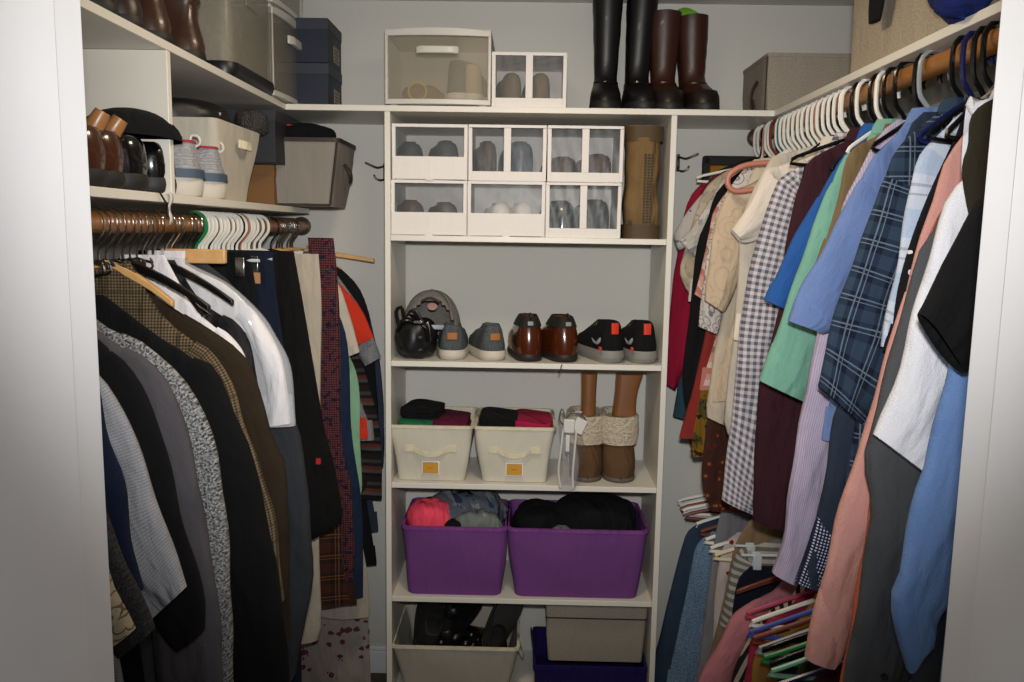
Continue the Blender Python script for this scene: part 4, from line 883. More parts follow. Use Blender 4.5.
# ---- cubby 2: the shoe row
YS = YF+.012
t = clump('belt_bag', 'heap of black straps and bag in left end of the shoe row', 'bag', on(416, YF+.085, S3), .135, .14, .13, plain('black_nylon', '#0c0d0f', .45, bump=.3, bscale=60), seed=3, rough=.08, flat=True)
for k in range(4): MB().tube(smooth_path([(-.055+.012*k, -.05, .09+.01*k), (-.03+.01*k, -.06, .125+.012*k), (.0+.012*k, -.052, .118-.005*k), (.04, -.055, .10+.008*k), (.05, -.06, .06)], 18), .006, 6, flat=1.6).build('strap', plain('black_strap', '#08090a', .35), t)
MB().tube(smooth_path([(-.05, -.02, .09), (-.062, -.02, .15), (-.045, -.018, .165), (-.035, -.02, .12)], 12), .007, 6).build('strap', plain('black_strap', '#08090a', .35), t)
MB().box(.0, .03, -.066, -.06, .118, .128).build('buckle', M['chrome'], t, bevel=.002)
for k in range(2): MB().loft([[(x, y, z) for x, y, z in rrect(.112, .128, .04, .03+k*.04+dz)] for dz in (0, .008)], False, False).build('seam_band', plain('black_strap', '#08090a', .35), t)
# cap: dome with an arched opening at the back
p = on(433, YF+.16, S3+.10)
capm = FB('grey_cap_cloth', 'heather', '#66625e', '#7a7672')
t = thing('baseball_cap', 'grey baseball cap seen from behind, lying on top of the shoe row', 'cap', (p.x-.004, p.y, p.z+.03), .0, rot=(R(-10), 0, R(4))); t.scale = (1.25, 1.1, 1.22)
rings = []; m = MB(); n_ = 40; rx, ry, rz_ = .078, .088, .115
V = {}; vs = []; fs = []
for i in range(13):
    a = math.pi/2*i/12
    for k in range(n_):
        b = 2*math.pi*k/n_ - math.pi/2
        vs.append((rx*math.cos(a)**.85*math.cos(b) if i < 12 else 0, ry*(math.cos(a)**.85)*math.sin(b) if i < 12 else 0, -.045+rz_*math.sin(a)))
for i in range(12):
    for k in range(n_):
        kk = k if k <= n_/2 else k-n_
        if abs(kk+.5)/5.6 < 1 and i < 6*math.sqrt(max(0, 1-((kk+.5)/5.6)**2)): continue
        fs.append((i*n_+k, i*n_+(k+1) % n_, (i+1)*n_+(k+1) % n_, (i+1)*n_+k))
m.v = vs; m.uv = [(v[0]+v[1], v[2]) for v in vs]; m.f = fs
m.build('crown', capm, t, solid=.003)
MB().dome((0, 0, .069), .007, .007, .005, 10, 4).build('button', capm, t)
MB().tube(smooth_path([(-.05*math.sin(q), -.001-ry*.98*math.cos(q*.72), -.036) for q in [(-1+2*k/10)*.95 for k in range(11)]], 14), .006, 6, flat=.4).build('back_strap', plain('pale_strap', '#9aa0ab', .5), t)
g_ = [[(x, .075+.07*j/5*(1-(x/.075)**2*.6), -.045-.012*(x/.07)**2-.002*j) for x in [-.07+.014*i for i in range(11)]] for j in range(6)]
MB().sheet(g_).build('brim', capm, t, solid=.004)
MB().tube(smooth_path([(-.024, -.076, .034), (-.008, -.077, .042), (.008, -.078, .040), (.022, -.078, .030)], 12), .0035, 6).build('stitched_arc', plain('dark_brown_thread', '#2a1d1a', .7), t)
MB().loft([[(.013*math.cos(q)*s_+.004, -ry*.86+.010*math.sin(q)*s_-.003*(1-s_), .020+.011*math.sin(q)*s_) for q in [2*math.pi*k/14 for k in range(14)]] for s_ in (1, .5)], False, True).build('logo_patch', plain('pinkish_embroidery', '#a08078', .8), t)
def sneak(px, rz, lab, L_=.27): 
    p = on(px, YS+.012, S3)
    return shoe('sneaker', lab, p, rz, L_, .106, greyM, whtR, SNK(L_, .112, .034), sole_h=.032, mid=whtR, laces=plain('dark_lace', '#26282a', .8), heelpatch=(orangeP, .016, .068, .090, .002))
sneak(452, R(4), 'left grey sneaker with tan heel patch, beside the black bag'); sneak(495, R(14), 'right grey sneaker with tan heel patch, beside brown leather shoes')
def hk(px, rz, lab):
    p = on(px, YS+.006, S3); t = shoe('leather_shoe', lab, p, rz, .29, .112, mahog, drkR, [(.02,.002,.29,.96),(.045,-.002,.288,1.0),(.07,.0,.27,.98),(.092,.004,.20,.90),(.112,.008,.15,.76),(.128,.013,.13,.62),(.142,.018,.12,.50)], sole_h=.024, heelpatch=(M['hgrey'], .009, .118, .131, .0045), loop=(blkR, .136, .009), laces=blkR)
    MB().loft([outline(.29, .112, .004, .16, .82, .112), outline(.29, .112, .009, .145, .69, .13), outline(.29, .112, .016, .13, .54, .146)], False, False).build('padded_collar', plain('black_padded_collar', '#100e0d', .8), t)
hk(530, R(6), 'left mahogany leather walking shoe, middle of the shoe row'); hk(568, R(14), 'right mahogany leather walking shoe, beside the black sneakers')
def sw(t): 
    MB().tube(smooth_path([(-.046, .018, .082), (-.049, .03, .066), (-.052, .05, .064), (-.050, .085, .074)], 12), [.002, .005, .006, .006, .005, .005, .004, .004, .003, .003, .002, .001], 6).build('side_mark', plain('silver_mark', '#9b9da3', .4), t)
    MB().box(-.053, -.045, .004, .018, .045, .054).build('red_flash', redP, t, bevel=.001)
def bn(px, rz, lab):
    p = on(px, YS+.008, S3)
    shoe('sneaker', lab, p, rz, .29, .110, plain('black_knit', '#131416', .8, bump=.4, bscale=300), greyR, SNK(.29, .130, .044), sole_h=.04, mid=greyR, laces=blkR, heelpatch=(redP, .012, .094, .130, .008), detail=sw)
bn(615, R(16), 'left black sneaker with orange heel tab and grey sole'); bn(647, R(10), 'right black sneaker with orange heel tab, at right end of the shoe row')
tag(MB().tube(smooth_path([on(562, YF-.004, S3-.002), on(561, YF-.008, S3-.012), on(560, YF-.010, S3-.022), on(558.5, YF-.008, S3-.03)], 10), .0018, 6).build('shoelace', blkR), 'black shoelace end hanging over the shelf edge below brown shoe', 'shoelace')

# ---- cubby 3: two canvas bins, clear bag, sheepskin boots
def canvas_bin(px0, px1, lab, h=.186, Y=None):
    Y = Y or YF+.012; a, b = on(px0, Y, S4+h).x, on(px1, Y, S4+h).x; w = b-a; d = .30
    t = thing('storage_bin', lab, 'bin', ((a+b)/2, Y+d/2, S4)); open_bin(t, w*.80, d*.88, w, d, h, canvas, canvasrim, wob=.004, rimh=.006)
    y_ = -d/2*.95
    strap(t, (-.062, y_-.002, h*.60), (.062, y_-.002, h*.60), .018, .016, canvasrim, w=.017)
    for s_ in (-1, 1): MB().box(s_*.07-.016, s_*.07+.016, y_-.005, y_-.001, h*.60-.011, h*.60+.011).build('handle_patch', canvasrim, t, bevel=.001)
    MB().box(-.029, .029, y_+.0035-.006, y_+.0035-.002, h*.13, h*.37).build('card_holder', M['trim'], t, bevel=.001); ch_ = COL.objects[-1]
    MB().box(-.0255, .0255, y_+.0035-.0085, y_+.0035-.0065, h*.15, h*.35).build('label_card', plain('yellow_card', '#c9932a', .6), ch_)
    MB().box(-.011, .009, y_+.0035-.0092, y_+.0035-.0086, h*.245, h*.258).build('label_writing', plain('orange_ink', '#b06a18', .6), ch_)
    return t, w, d, (a+b)/2, Y+d/2
t, w, d, cx, cy = canvas_bin(388, 473, 'left cream canvas bin with yellow label card')
blkC = FB('black_cloth', 'plain', '#0b0c10'); grnC = FB('green_cloth', 'plain', '#1d6a46'); burg = FB('burgundy_cloth', 'plain', '#5a1230'); plum = FB('plum_cloth', 'plain', '#3a1a44'); pnkC = FB('dark_pink_cloth', 'plain', '#a01c44'); whc = FB('white_cloth', 'plain', '#c4c0ba'); gryC = FB('grey_cloth', 'heather', '#4c4f55', '#787a80')
folded('folded_shirt', 'green folded shirt in the left canvas bin', 'shirt', (cx-.052, cy-.05, S4+.160), .12, .17, .034, grnC)
folded('folded_shirt', 'black folded shirt on top of the green one, left canvas bin', 'shirt', (cx-.040, cy-.01, S4+.195), .13, .17, .032, blkC, rotz=-.1)
folded('folded_shirt', 'burgundy folded shirt in the right half of the left canvas bin', 'shirt', (cx+.06, cy-.03, S4+.158), .12, .20, .036, burg)
folded('folded_shirt', 'white folded shirt at front right of the left canvas bin', 'shirt', (cx+.055, cy-.03, S4+.12), .11, .20, .034, whc)
t, w, d, cx, cy = canvas_bin(474, 556, 'right cream canvas bin with yellow label card')
folded('folded_shirt', 'black folded shirt in the right canvas bin', 'shirt', (cx-.055, cy-.03, S4+.145), .13, .20, .060, blkC)
folded('folded_shirt', 'dark pink folded shirt in the right canvas bin', 'shirt', (cx+.058, cy-.03, S4+.150), .13, .20, .050, pnkC)
# clear zip bag
p = on(571, YF+.05, S4); t = thing('plastic_bag', 'clear plastic zip bag with white edging standing beside the fleece boots', 'bag', p, R(-12))
cf = clear('clear_vinyl', '#c8ccd0', .25, .1); rg = [rrect(.052+.006*math.sin(u*5), .20, .012, .002+.21*u, dx=.010*math.sin(u*4)) for u in [k/10 for k in range(11)]]
MB().loft(rg).build('pouch', cf, t)
wp = plain('white_piping', '#cfcdc8', .5)
for y_ in (-.10, .10): MB().tube(smooth_path([(-.018, y_, .008), (-.026, y_, .06), (-.020, y_, .13), (-.012, y_, .205), (.0, y_, .214), (.026, y_, .205), (.024, y_, .13), (.02, y_, .06), (.022, y_, .008)], 24), .0035, 6).build('piping', wp, t)
MB().box(-.012, .024, -.112, -.102, .19, .235).build('zip_end', wp, t, bevel=.004); MB().box(-.004, .010, -.116, -.110, .13, .185).build('zip_pull', wp, t, bevel=.003)
MB().tube(smooth_path([(-.012, -.09, .205), (-.03, -.085, .23), (-.022, -.08, .262), (-.01, -.085, .235), (.01, -.08, .25), (.05, -.075, .235), (.048, -.07, .205)], 26), .0025, 6).build('cord_tie', plain('dark_hook_wire', '#4f4d4c', .4), t)
MB().box(.02, .055, -.10, -.096, .19, .238, rot=Matrix.Rotation(.4, 3, 'Y')).build('paper_tag', wp, t)
def ugg(px, lab, dz, lean):
    p = on(px, YF+.035, S4)
    t = thing('sheepskin_boot', lab, 'boot', p, R(180))
    t.location.y += .23; Lb = .225
    def ol(he, to, w, z): return [(x, y, z) for x, y, _ in outline(Lb, .108, he, to, w, z)]
    MB().loft([ol(.0, Lb, 1, 0), ol(-.002, Lb+.004, 1.03, .008), ol(0, Lb, 1.0, .015)]).build('sole', plain('taupe_rubber', '#5b5148', .7), t)
    MB().loft([ol(0, Lb-.002, .99, .015), ol(0, Lb, 1.03, .035), ol(.002, Lb-.006, 1.04, .06), ol(.004, Lb-.03, 1.02, .085), ol(.006, Lb-.055, 1.0, .11), ol(.0, Lb-.065, 1.0, .14)]).build('upper', suede, t)
    rg = []
    for k in range(9):
        u = k/8; b = 1+.06*math.sin(u*math.pi); rg.append([(x*(1+.02*math.sin(y*90+k)), y+.002*math.sin(x*130+k*2), z) for x, y, z in ol(-.012*b, Lb-.045, 1.22*b*(.96+.05*u), .115+.095*u)])
    rg += [ol(0, Lb-.065, 1.0, .208), ol(.01, Lb-.075, .9, .19)]
    MB().loft(rg).build('fleece_cuff', shear, t)
    MB().tube([(0, Lb+.003, .02), (0, Lb+.009, .02)], .004, 8).build('toe_eyelet', M['chrome'], t)
    return t, p
ugg(587, 'left chestnut sheepskin boot with rolled fleece cuff', 0, 0); ugg(620.5, 'right chestnut sheepskin boot with rolled fleece cuff, nearest the panel', 0, 0)
tanL = plain('tan_leather', '#84552f', .35, coat=.2)
def shaper(px, lab, w, lean, pinch):
    p = on(px, YF+.16, S4+.205); t = thing('boot_shaper', lab, 'boot shaper', p); rg = []
    for k in range(13):
        u = k/12; ww = w*(1-pinch*math.sin(u*math.pi)+.1*u); dx = lean*u*u
        rg.append([(x+dx, y, z) for x, y, z in rrect(ww, .06, min(.022, ww*.42), .142*u)])
    MB().loft(rg).build('roll', tanL, t)
shaper(588, 'narrow tan leather boot shaper rising from the left sheepskin boot', .050, .0, .05)
shaper(624, 'wide tan leather boot shaper leaning out of the right sheepskin boot', .082, .014, .12)

# ---- cubby 4: purple bins
def pbin(px0, px1, lab, h=.238, Yo=.006, wb=.9):
    Y = YF+Yo; a, b = on(px0, Y, S5+h).x, on(px1, Y, S5+h).x; w = b-a; d = .30
    t = thing('storage_bin', lab, 'bin', ((a+b)/2, Y+d/2, S5)); open_bin(t, w*wb, d*.9, w, d, h, purple, purplerim, wob=.005, r=.03, rimh=.008, soft=.004)
    return (a+b)/2, Y+d/2, w
cx, cy, w = pbin(401, 507, 'smaller purple fabric bin, left, topped with a pink garment')
clump('tank_top_garment', 'neon coral pink garment bulging from the left purple bin', 'top', (cx-.088, cy-.06, S5+.172), .150, .13, .130, FB('neon_coral', 'plain', '#ff4f68', bump=.7), seed=5, rough=.07)
clump('crumpled_shirt', 'grey blue printed shirt crumpled on top of left purple bin', 'shirt', (cx+.030, cy+.02, S5+.168), .26, .22, .145, FB('grey_blue_print', 'blotch', '#565c66', '#7a7c80', '#2c3850'), seed=8, rough=.12)
clump('crumpled_shirt', 'pale green and grey leaf print shirt at front of left purple bin', 'shirt', (cx+.075, cy-.075, S5+.175), .15, .10, .10, FB('leaf_print', 'floral', '#6d7470', '#8b8f88', '#2c3a34', sc=2), seed=12, rough=.12)
clump('crumpled_shirt', 'black garment tucked between pink and grey ones, left purple bin', 'shirt', (cx-.005, cy-.085, S5+.18), .08, .08, .07, blkC, seed=13, rough=.12)
clump('crumpled_shirt', 'black strap top behind the pink garment in the left purple bin', 'top', (cx-.08, cy+.03, S5+.165), .12, .10, .115, blkC, seed=14, rough=.1)
cx, cy, w = pbin(507, 649, 'larger purple fabric bin, right, filled with black clothes', wb=.88)
clump('crumpled_sweater', 'black sweater on the left side of the larger purple bin', 'sweater', (cx-.125, cy-.02, S5+.15), .19, .21, .135, blkC, seed=21, rough=.1)
clump('crumpled_sweater', 'large folded black jacket filling the right of the larger purple bin', 'jacket', (cx+.065, cy-.02, S5+.145), .30, .22, .165, FB('black_padded', 'plain', '#101013', bump=.8), seed=24, rough=.06, flat=True)
clump('crumpled_shirt', 'thin grey cloth between the black clothes in larger purple bin', 'cloth', (cx-.05, cy-.10, S5+.185), .07, .05, .05, gryC, seed=25, rough=.1)

# ---- cubby 5: white bin with dark shoes, beige box on indigo box
S6 = .10+T/2+.0006; S6z = S6
Y = YF+.004; hb = atY(455, 648, Y).z - S6; a, b = on(391, Y, S6+hb).x, on(523, Y+.1, S6+hb).x
a, b = atY(391, 640, Y).x, atY(519, 644, Y).x; w = b-a; d = .32
t = thing('storage_bin', 'white bin at the bottom of the tower, full of dark shoes', 'bin', ((a+b)/2, Y+d/2, S6)); open_bin(t, w*.82, d*.85, w, d, hb, FB('putty_canvas', 'plain', '#a8a294', bump=.12), canvasrim, wob=.003, rimh=.006)
strap(t, (w/2-.004, -.10, hb-.02), (w/2-.004, .0, hb-.02), .06, .02, canvasrim, w=.02, ax='x')
cx, cy = (a+b)/2, Y+d/2; zt = S6+hb
shoe('boot', 'dark boot lying at the left of the bottom white bin', (cx-.115, cy-.10, zt-.075), R(8), .24, .10, plain('charcoal_suede', '#1b1a1a', .8), blkR, DRS(.24, .14), cat='shoe', tilt=(R(35), R(14), R(8)))
shoe('leather_shoe', 'black shoe at the back of the bottom white bin', (cx-.03, cy-.02, zt-.03), R(-20), .24, .10, plain('dull_black_leather', '#101011', .45), blkR, DRS(.24, .10), tilt=(R(10), 0, R(-70)))
shoe('leather_shoe', 'black strappy shoe in the middle of the bottom white bin', (cx-.02, cy-.11, zt-.055), 0, .22, .09, plain('dull_black_leather', '#101011', .45), blkR, DRS(.22, .095), tilt=(R(20), R(-10), R(20)), laces=M['chrome'])
shoe('sandal', 'dark sandal standing on its side, right of the bottom white bin', (cx+.10, cy-.08, zt-.05), 0, .24, .095, plain('dark_cork', '#1d1b19', .8), drkR, DRS(.24, .07), tilt=(R(60), R(30), R(-10)))
clump('belt_bundle', 'tangle of black belts filling the bottom white bin', 'belt', (cx, cy, zt-.13), w*.78, d*.7, .10, plain('black_strap', '#08090a', .35), seed=31, rough=.06, flat=True)
for k, (dx, dz, rr_) in enumerate(((-.03, .03, .035), (.05, .03, .03), (.02, .045, .04))):
    tag(MB().tube([(cx+dx+rr_*math.cos(q), cy-.10+.02*math.sin(2*q), zt-.05+dz+rr_*.6*math.sin(q)) for q in [2*math.pi*i/24 for i in range(24)]], .006, 6, flat=1.5, closed=True).build('coiled_belt', plain('black_strap', '#08090a', .35)), ['coiled black belt left of centre in the bottom white bin', 'coiled black belt right of centre in the bottom white bin', 'coiled black belt topmost in the bottom white bin'][k], 'belt')
Yi = YF+.02; zi = atY(600, 668, Yi).z
a, b = atY(534, 650, Yi).x, atY(648, 650, Yi).x
hi = zi-S6; t = thing('storage_box', 'indigo fabric box at the bottom right, under the beige box', 'box', ((a+b)/2, Yi+.14, S6)); open_bin(t, (b-a)*.97, .27, b-a, .28, hi, violet, violet, r=.015)
# tall back corner of the indigo box and its black handle
strap(t, (-(b-a)/2+.002, -.05, hi-.004), (-(b-a)/2+.002, .04, hi-.004), -.07, -.012, blkR, w=.014, ax='x')
a2, b2 = atY(546, 640, Yi+.02).x, atY(646, 640, Yi+.02).x; w = b2-a2
hh = atY(600, 609, Yi+.02).z - zi
t = thing('storage_box', 'beige linen box with lid sitting on the indigo box', 'box', ((a2+b2)/2, Yi+.15, zi+.0045)); 
MB().loft([rrect(w*.95, .23, .012, 0), rrect(w*.99, .245, .012, hh*.5, wob=.002), rrect(w, .25, .012, hh*.82)]).build('body', lin_, t)
MB().loft([rrect(w*1.01, .256, .012, hh*.80), rrect(w*1.015, .258, .012, hh*.99), rrect(w*.99, .25, .012, hh)]).build('lid', lin_, t)
MB().loft([rrect(w*1.017, .26, .012, hh*.79), rrect(w*1.017, .26, .012, hh*.815)], False, False).build('trim_band', brtrim, t)

# ---- on the top shelf
ZT = ZTOP+T/2+.0006; YT = YF+.01
plw = plain('white_drawer_plastic', '#cdc9c0', .35); plc = clear('smoky_drawer_plastic', '#b3a994', .22, .25); 
def drawer_unit(lab, x0, x1, z0, h, y0, depth, rotz=0, name='drawer_unit', bulge=.015, fr=None, grille=False):
    w = x1-x0; t = thing(name, lab, 'storage drawer', ((x0+x1)/2, y0+depth/2, z0), rotz); a = w/2; d = depth/2; fr = fr or plw
    m = MB(); m.box(-a, a, -d+.004, d, .004, .016); m.build('base_frame', fr, t, bevel=.003)
    def bow(x): return -d-bulge*(1-(x/a)**2)
    def band(z0_, z1_, zc=0, inset=0):
        g = []
        for k in range(13):
            x = -a+w*k/12; y = bow(x)+inset; zt_ = z1_ + zc*(1-(x/a)**2); g.append([(x, y, z0_), (x, y+.012, z0_), (x, y+.012, zt_), (x, y, zt_)])
        return MB().loft(g)
    band(.004, .020).build('lower_rail', fr, t, bevel=.002)
    tp = band(h-.024, h-.006, .006); tp.box(-a, a, -d+.005, d, h-.008, h-.001); tp.build('top_frame', fr, t, bevel=.002)
    m = MB(); m.box(-a, -a+.004, -d+.005, d, .016, h-.008).box(a-.004, a, -d+.005, d, .016, h-.008).box(-a+.004, a-.004, d-.004, d, .016, h-.008); m.build('side_wall', plc, t)
    for s_ in (-1, 1): MB().box(s_*a-(.010 if s_ > 0 else 0), s_*a+(.010 if s_ < 0 else 0), -d+.001, -d+.011, .018, h-.02).build('corner_post', fr, t, bevel=.002)
    df = band(.021, h-.026, 0, .002); df.build('drawer_front', plc, t)
    g = []
    for k in range(9):
        x = -w*.20+w*.40*k/8; e = min(1, min(k, 8-k)/1.5+.35); y = bow(x)-.016*e; g.append([(x, y, h*.66), (x, bow(x)+.001, h*.66), (x, bow(x)+.001, h*.76), (x, y, h*.75)])
    MB().loft(g).build('drawer_handle', plw, t, bevel=.003)
    for sx_, sy_ in ((-1, -1), (1, -1), (-1, 1), (1, 1)): MB().box(sx_*(a-.025)-.01, sx_*(a-.025)+.01, sy_*(d-.02)-.008, sy_*(d-.02)+.008, 0, .0045).build('foot', fr, t)
    return t
x0, x1 = on(385, YT, ZT).x, on(490.5, YT, ZT).x; h = atY(440, 28, YT).z-ZT
drawer_unit('wide smoky clear plastic drawer with white frame on the top shelf, left of centre', x0, x1, ZT, h, YT, .31)
shoe('hiking_boot', 'dark grey and tan hiking boot inside the wide plastic drawer', (x0+.20, YT+.05, ZT+.018), R(-30), .24, .10, plain('dusty_grey_suede', '#3c4348', .8), whtR, DRS(.24, .13), sole_h=.03, cat='shoe', mid=whtR)
shoe('hiking_boot', 'tan shoe lying at the right inside the wide plastic drawer', (x0+.27, YT+.05, ZT+.018), R(10), .23, .09, plain('sand_suede', '#a08e70', .8), whtR, DRS(.23, .12), sole_h=.03, cat='shoe')
tag(MB().tube([(x0+.095+.028*math.cos(q), YT+.04, ZT+.05+.028*math.sin(q)) for q in [2*math.pi*i/20 for i in range(20)]], .003, 6, closed=True).build('coiled_lace', plain('yellow_lace', '#b89a4c', .7)), 'yellow coiled lace inside the wide plastic drawer', 'shoelace')
clump('soft_shoe', 'brown soft shoe at the left inside the wide plastic drawer', 'shoe', (x0+.10, YT+.12, ZT+.018), .12, .12, .06, plain('brown_soft', '#6c553a', .8), seed=41)
x0, x1 = on(491.5, YT, ZT).x, on(566, YT, ZT).x; h = atY(529, 52, YT).z-ZT
window_box('white two window shoe box standing on the top shelf beside the plastic drawer', x0, x1, ZT, h, .30, YT, 'two', [inbox('left taupe shoe in the white box on the top shelf', plain('taupe_suede', '#7c6b50', .8), whtR, -.045, H=.105, W_=.07), inbox('right taupe shoe in the white box on the top shelf', plain('taupe_suede', '#7c6b50', .8), whtR, .045, H=.105, W_=.07)])
# tall boots facing the camera
def tall(px, lab, mat, H, W_=.095, L_=.24, rz=0, Yo=.0, top=.55, w=1.0, lean=0, inside=None, name='tall_boot', band=None):
    p = on(px, YF+.03, ZT); t = shoe(name, lab, (p.x, p.y+L_+Yo, ZT), R(180)+rz, L_, W_, mat, blkR, BOOT(L_, H, .028, top, w), sole_h=.028, cat='boot', lining=inside, tilt=(0, lean, R(180)+rz))
    return t
t = tall(611, 'left tall black riding boot on the top shelf', bootBk, .46, rz=R(-4), W_=.10, w=.98)
t2 = tall(638, 'right tall black riding boot, touching the brown boots', bootBk, .46, rz=R(6), W_=.10, w=.98, lean=R(-2))
t3 = tall(668, 'left chestnut brown mid calf boot with creased shaft', bootBr, atY(668, 15, YF+.2).z-ZT, rz=R(3), W_=.104, top=.5, w=.98)
t4 = tall(699, 'right chestnut brown mid calf boot with bright green lining inside', bootBr, atY(700, 19, YF+.2).z-ZT, rz=R(8), W_=.104, top=.5, w=.92, inside=plain('lime_lining', '#6fae2a', .7), lean=R(3))
H4 = atY(700, 19, YF+.2).z-ZT
for rx_, m_, nm_ in ((.040, plain('lime_lining', '#6fae2a', .7), 'lining_back'), (.0425, bootBr, 'shaft_back')):
    g_ = [[(rx_*math.cos(R(190+160*k/14)), .066+(rx_+.014)*math.sin(R(190+160*k/14)), H4-.01+zz*(.35+.65*math.sin(math.pi*k/14))) for k in range(15)] for zz in (0, .06)]
    MB().sheet(g_).build(nm_, m_, t4, solid=.002)
for q, hz in ((t, .085), (t2, .085), (t3, .085), (t4, .085)):
    L_ = .24; MB().loft([outline(L_, .1, .008, L_*.60, .80, hz), outline(L_, .1, .006, L_*.60, .81, hz+.018)], False, False).build('ankle_strap', blkL if q in (t, t2) else plain('dark_brown_strap', '#2b140d', .3), q)
for q in (t3, t4):
    L_ = .24; MB().loft([outline(L_, .104, -.001, L_+.001, 1.03, .026), outline(L_, .104, -.001, L_*.99, 1.02, .05), outline(L_, .104, .003, L_*.94, .97, .066)], False, False).build('dark_vamp', plain('black_brown_vamp', '#1a110d', .35), q)
# grey linen box, right
gl = FB('grey_linen', 'heather', '#847c70', '#9a9185', bump=.1)
x0, x1 = on(766, YT-.0, ZT).x, XR-.012; hb = atY(800, 52, YT).z-ZT
t = thing('storage_box', 'grey linen box with brown handle in the right corner of top shelf', 'box', (x0+(x1-x0-.01)/2, YT+.16, ZT), R(0)); w = x1-x0-.012
MB().loft([rrect(w*.97, .29, .01, 0), rrect(w, .30, .01, hb*.5, wob=.002), rrect(w, .30, .01, hb*.96)]).build('body', gl, t)
MB().loft([rrect(w*1.01, .304, .01, hb*.93), rrect(w*1.012, .306, .01, hb*.995), rrect(w*.98, .29, .01, hb)]).build('lid', gl, t)
MB().tube(smooth_path([(-w/2-.003, -.05, hb*.60), (-w/2-.02, -.06, hb*.42), (-w/2-.024, -.06, hb*.2), (-w/2-.012, -.05, hb*.12), (-w/2-.003, .0, hb*.3)], 18), .007, 7, flat=.5).build('handle', brtrim, t)
MB().box(-w/2-.0035, -w/2-.001, -.152, -.146, 0, hb*.93).build('edge_trim', brtrim, t)
# big beige box on the right shelf, cut off by the top of the picture
p0 = atX(849, 80, XSR+.012)
t = thing('storage_box', 'very large beige linen box on the right shelf, reaching out of the picture', 'box', (XSR+.16, (p0.y+1.10)/2, ZT)); dy = p0.y-1.10
MB().loft([rrect(.296, dy, .008, 0), rrect(.30, dy, .008, .2, wob=.002), rrect(.30, dy, .008, .33)]).build('body', FB('wide_beige_linen', 'heather', '#8f8474', '#a39786', bump=.15), t)
MB().loft([rrect(.306, dy+.006, .008, .32), rrect(.306, dy+.006, .008, .375), rrect(.30, dy, .008, .378)]).build('lid', FB('wide_beige_linen', 'heather', '#8f8474', '#a39786', bump=.15), t)
# black glove and blue garment there
q = atX(884, 3, XSR-.004)
t = thing('glove', 'black cloth tip hanging down over the big beige box', 'glove', (q.x, q.y, q.z)); t['label'] = 'black pointed cloth hanging in front of the big beige box'; 
rg = []
for k in range(9):
    u = k/8; r_ = .032*math.sin(.25+u*2.2); rg.append([(-.012+.009*math.cos(a_)-.0, (.06*u*.2)+r_*math.sin(a_)*1.15, .10-.135*u) for a_ in [2*math.pi*i/14 for i in range(14)]])
MB().loft(rg).build('cloth', blkC, t)
blu = FB('cobalt_fleece', 'plain', '#14235f')
q = atX(965, 20, XSR-.0); 
t = clump('folded_sweater', 'cobalt blue fleece spilling over the right shelf near the frame', 'sweater', (XSR+.0, q.y, ZT+.0005), .09, .20, .17, blu, seed=51, rough=.12)
t = clump('wool_cap', 'dark grey cap beside the cobalt blue fleece on right shelf', 'cap', (XSR-.005, q.y+.13, ZT+.07), .05, .08, .06, FB('dark_grey_cap', 'plain', '#2a2a2c'), seed=52, rough=.05)

# ---- left upper shelf
ZTL = ZT
def L_on(px, X, Z): 
    """point on x=X, z=Z seen in pixel column px"""
    lo, hi = .6, 3.2
    for _ in range(30):
        mid = (lo+hi)/2; v = M3.transposed() @ (Vector((X, mid, Z))-EYE); sx_ = 512+F*v.x/(-v.z)
        if sx_ > px: hi = mid
        else: lo = mid
    return Vector((X, mid, Z))
bt = plain('worn_brown_boot', '#3a2216', .35, bump=.3, bscale=40, coat=.2)
for i, (px, lab, mt) in enumerate(((116, 'dark boot nearest the frame on the left upper shelf', plain('dark_boot', '#1d1512', .4)), (142, 'second dark brown boot from the frame, left upper shelf', plain('dark_boot2', '#2a1c15', .4)), (171, 'dark brown leather boot in the middle of left upper shelf', bt), (205, 'worn brown leather boot beside the clear grey bin', bt))):
    q = L_on(px, XSL-.02, ZT); shoe('ankle_boot', lab, (XSL-.02, q.y, ZT), R(90), .26, .10, mt, blkR, BOOT(.26, .19, .028, .44, .80), sole_h=.028, cat='boot')
# clear grey bin and its black base
q0, q1 = L_on(228, XSL-.01, ZT), L_on(271, XSL-.01, ZT)
gb = clear('grey_clear_plastic', '#9c9788', .5, .25); D_ = q1.y-q0.y
t = thing('plastic_bin', 'grey clear plastic bin with black base on the left upper shelf', 'bin', (XSL-.15, (q0.y+q1.y)/2, ZT)); 
MB().loft([rrect(.30, D_, .03, 0), rrect(.32, D_+.01, .04, .02), rrect(.315, D_+.005, .04, .035)]).build('base_tray', plain('black_tray', '#0e0e0f', .4), t)
open_b = [rrect(.285, D_-.03, .03, .036), rrect(.29, D_-.02, .03, .14), rrect(.295, D_-.012, .03, .29), rrect(.287, D_-.02, .028, .29), rrect(.28, D_-.03, .026, .04)]
MB().loft(open_b).build('body', gb, t)
MB().loft([rrect(.31, D_-.004, .03, .29), rrect(.31, D_-.004, .03, .31), rrect(.29, D_-.02, .03, .315)]).build('lid', plw, t)
MB().box(.143, .150, -.05, .05, .20, .225).build('handle', gb, t, bevel=.003)
clump('folded_clothes', 'pale clothes inside the grey clear plastic bin', 'clothes', (XSL-.15, (q0.y+q1.y)/2, ZT+.037), .24, D_*.75, .20, FB('pale_stuff', 'blotch', '#8f887a', '#b0a898', '#6d5e50'), seed=61)
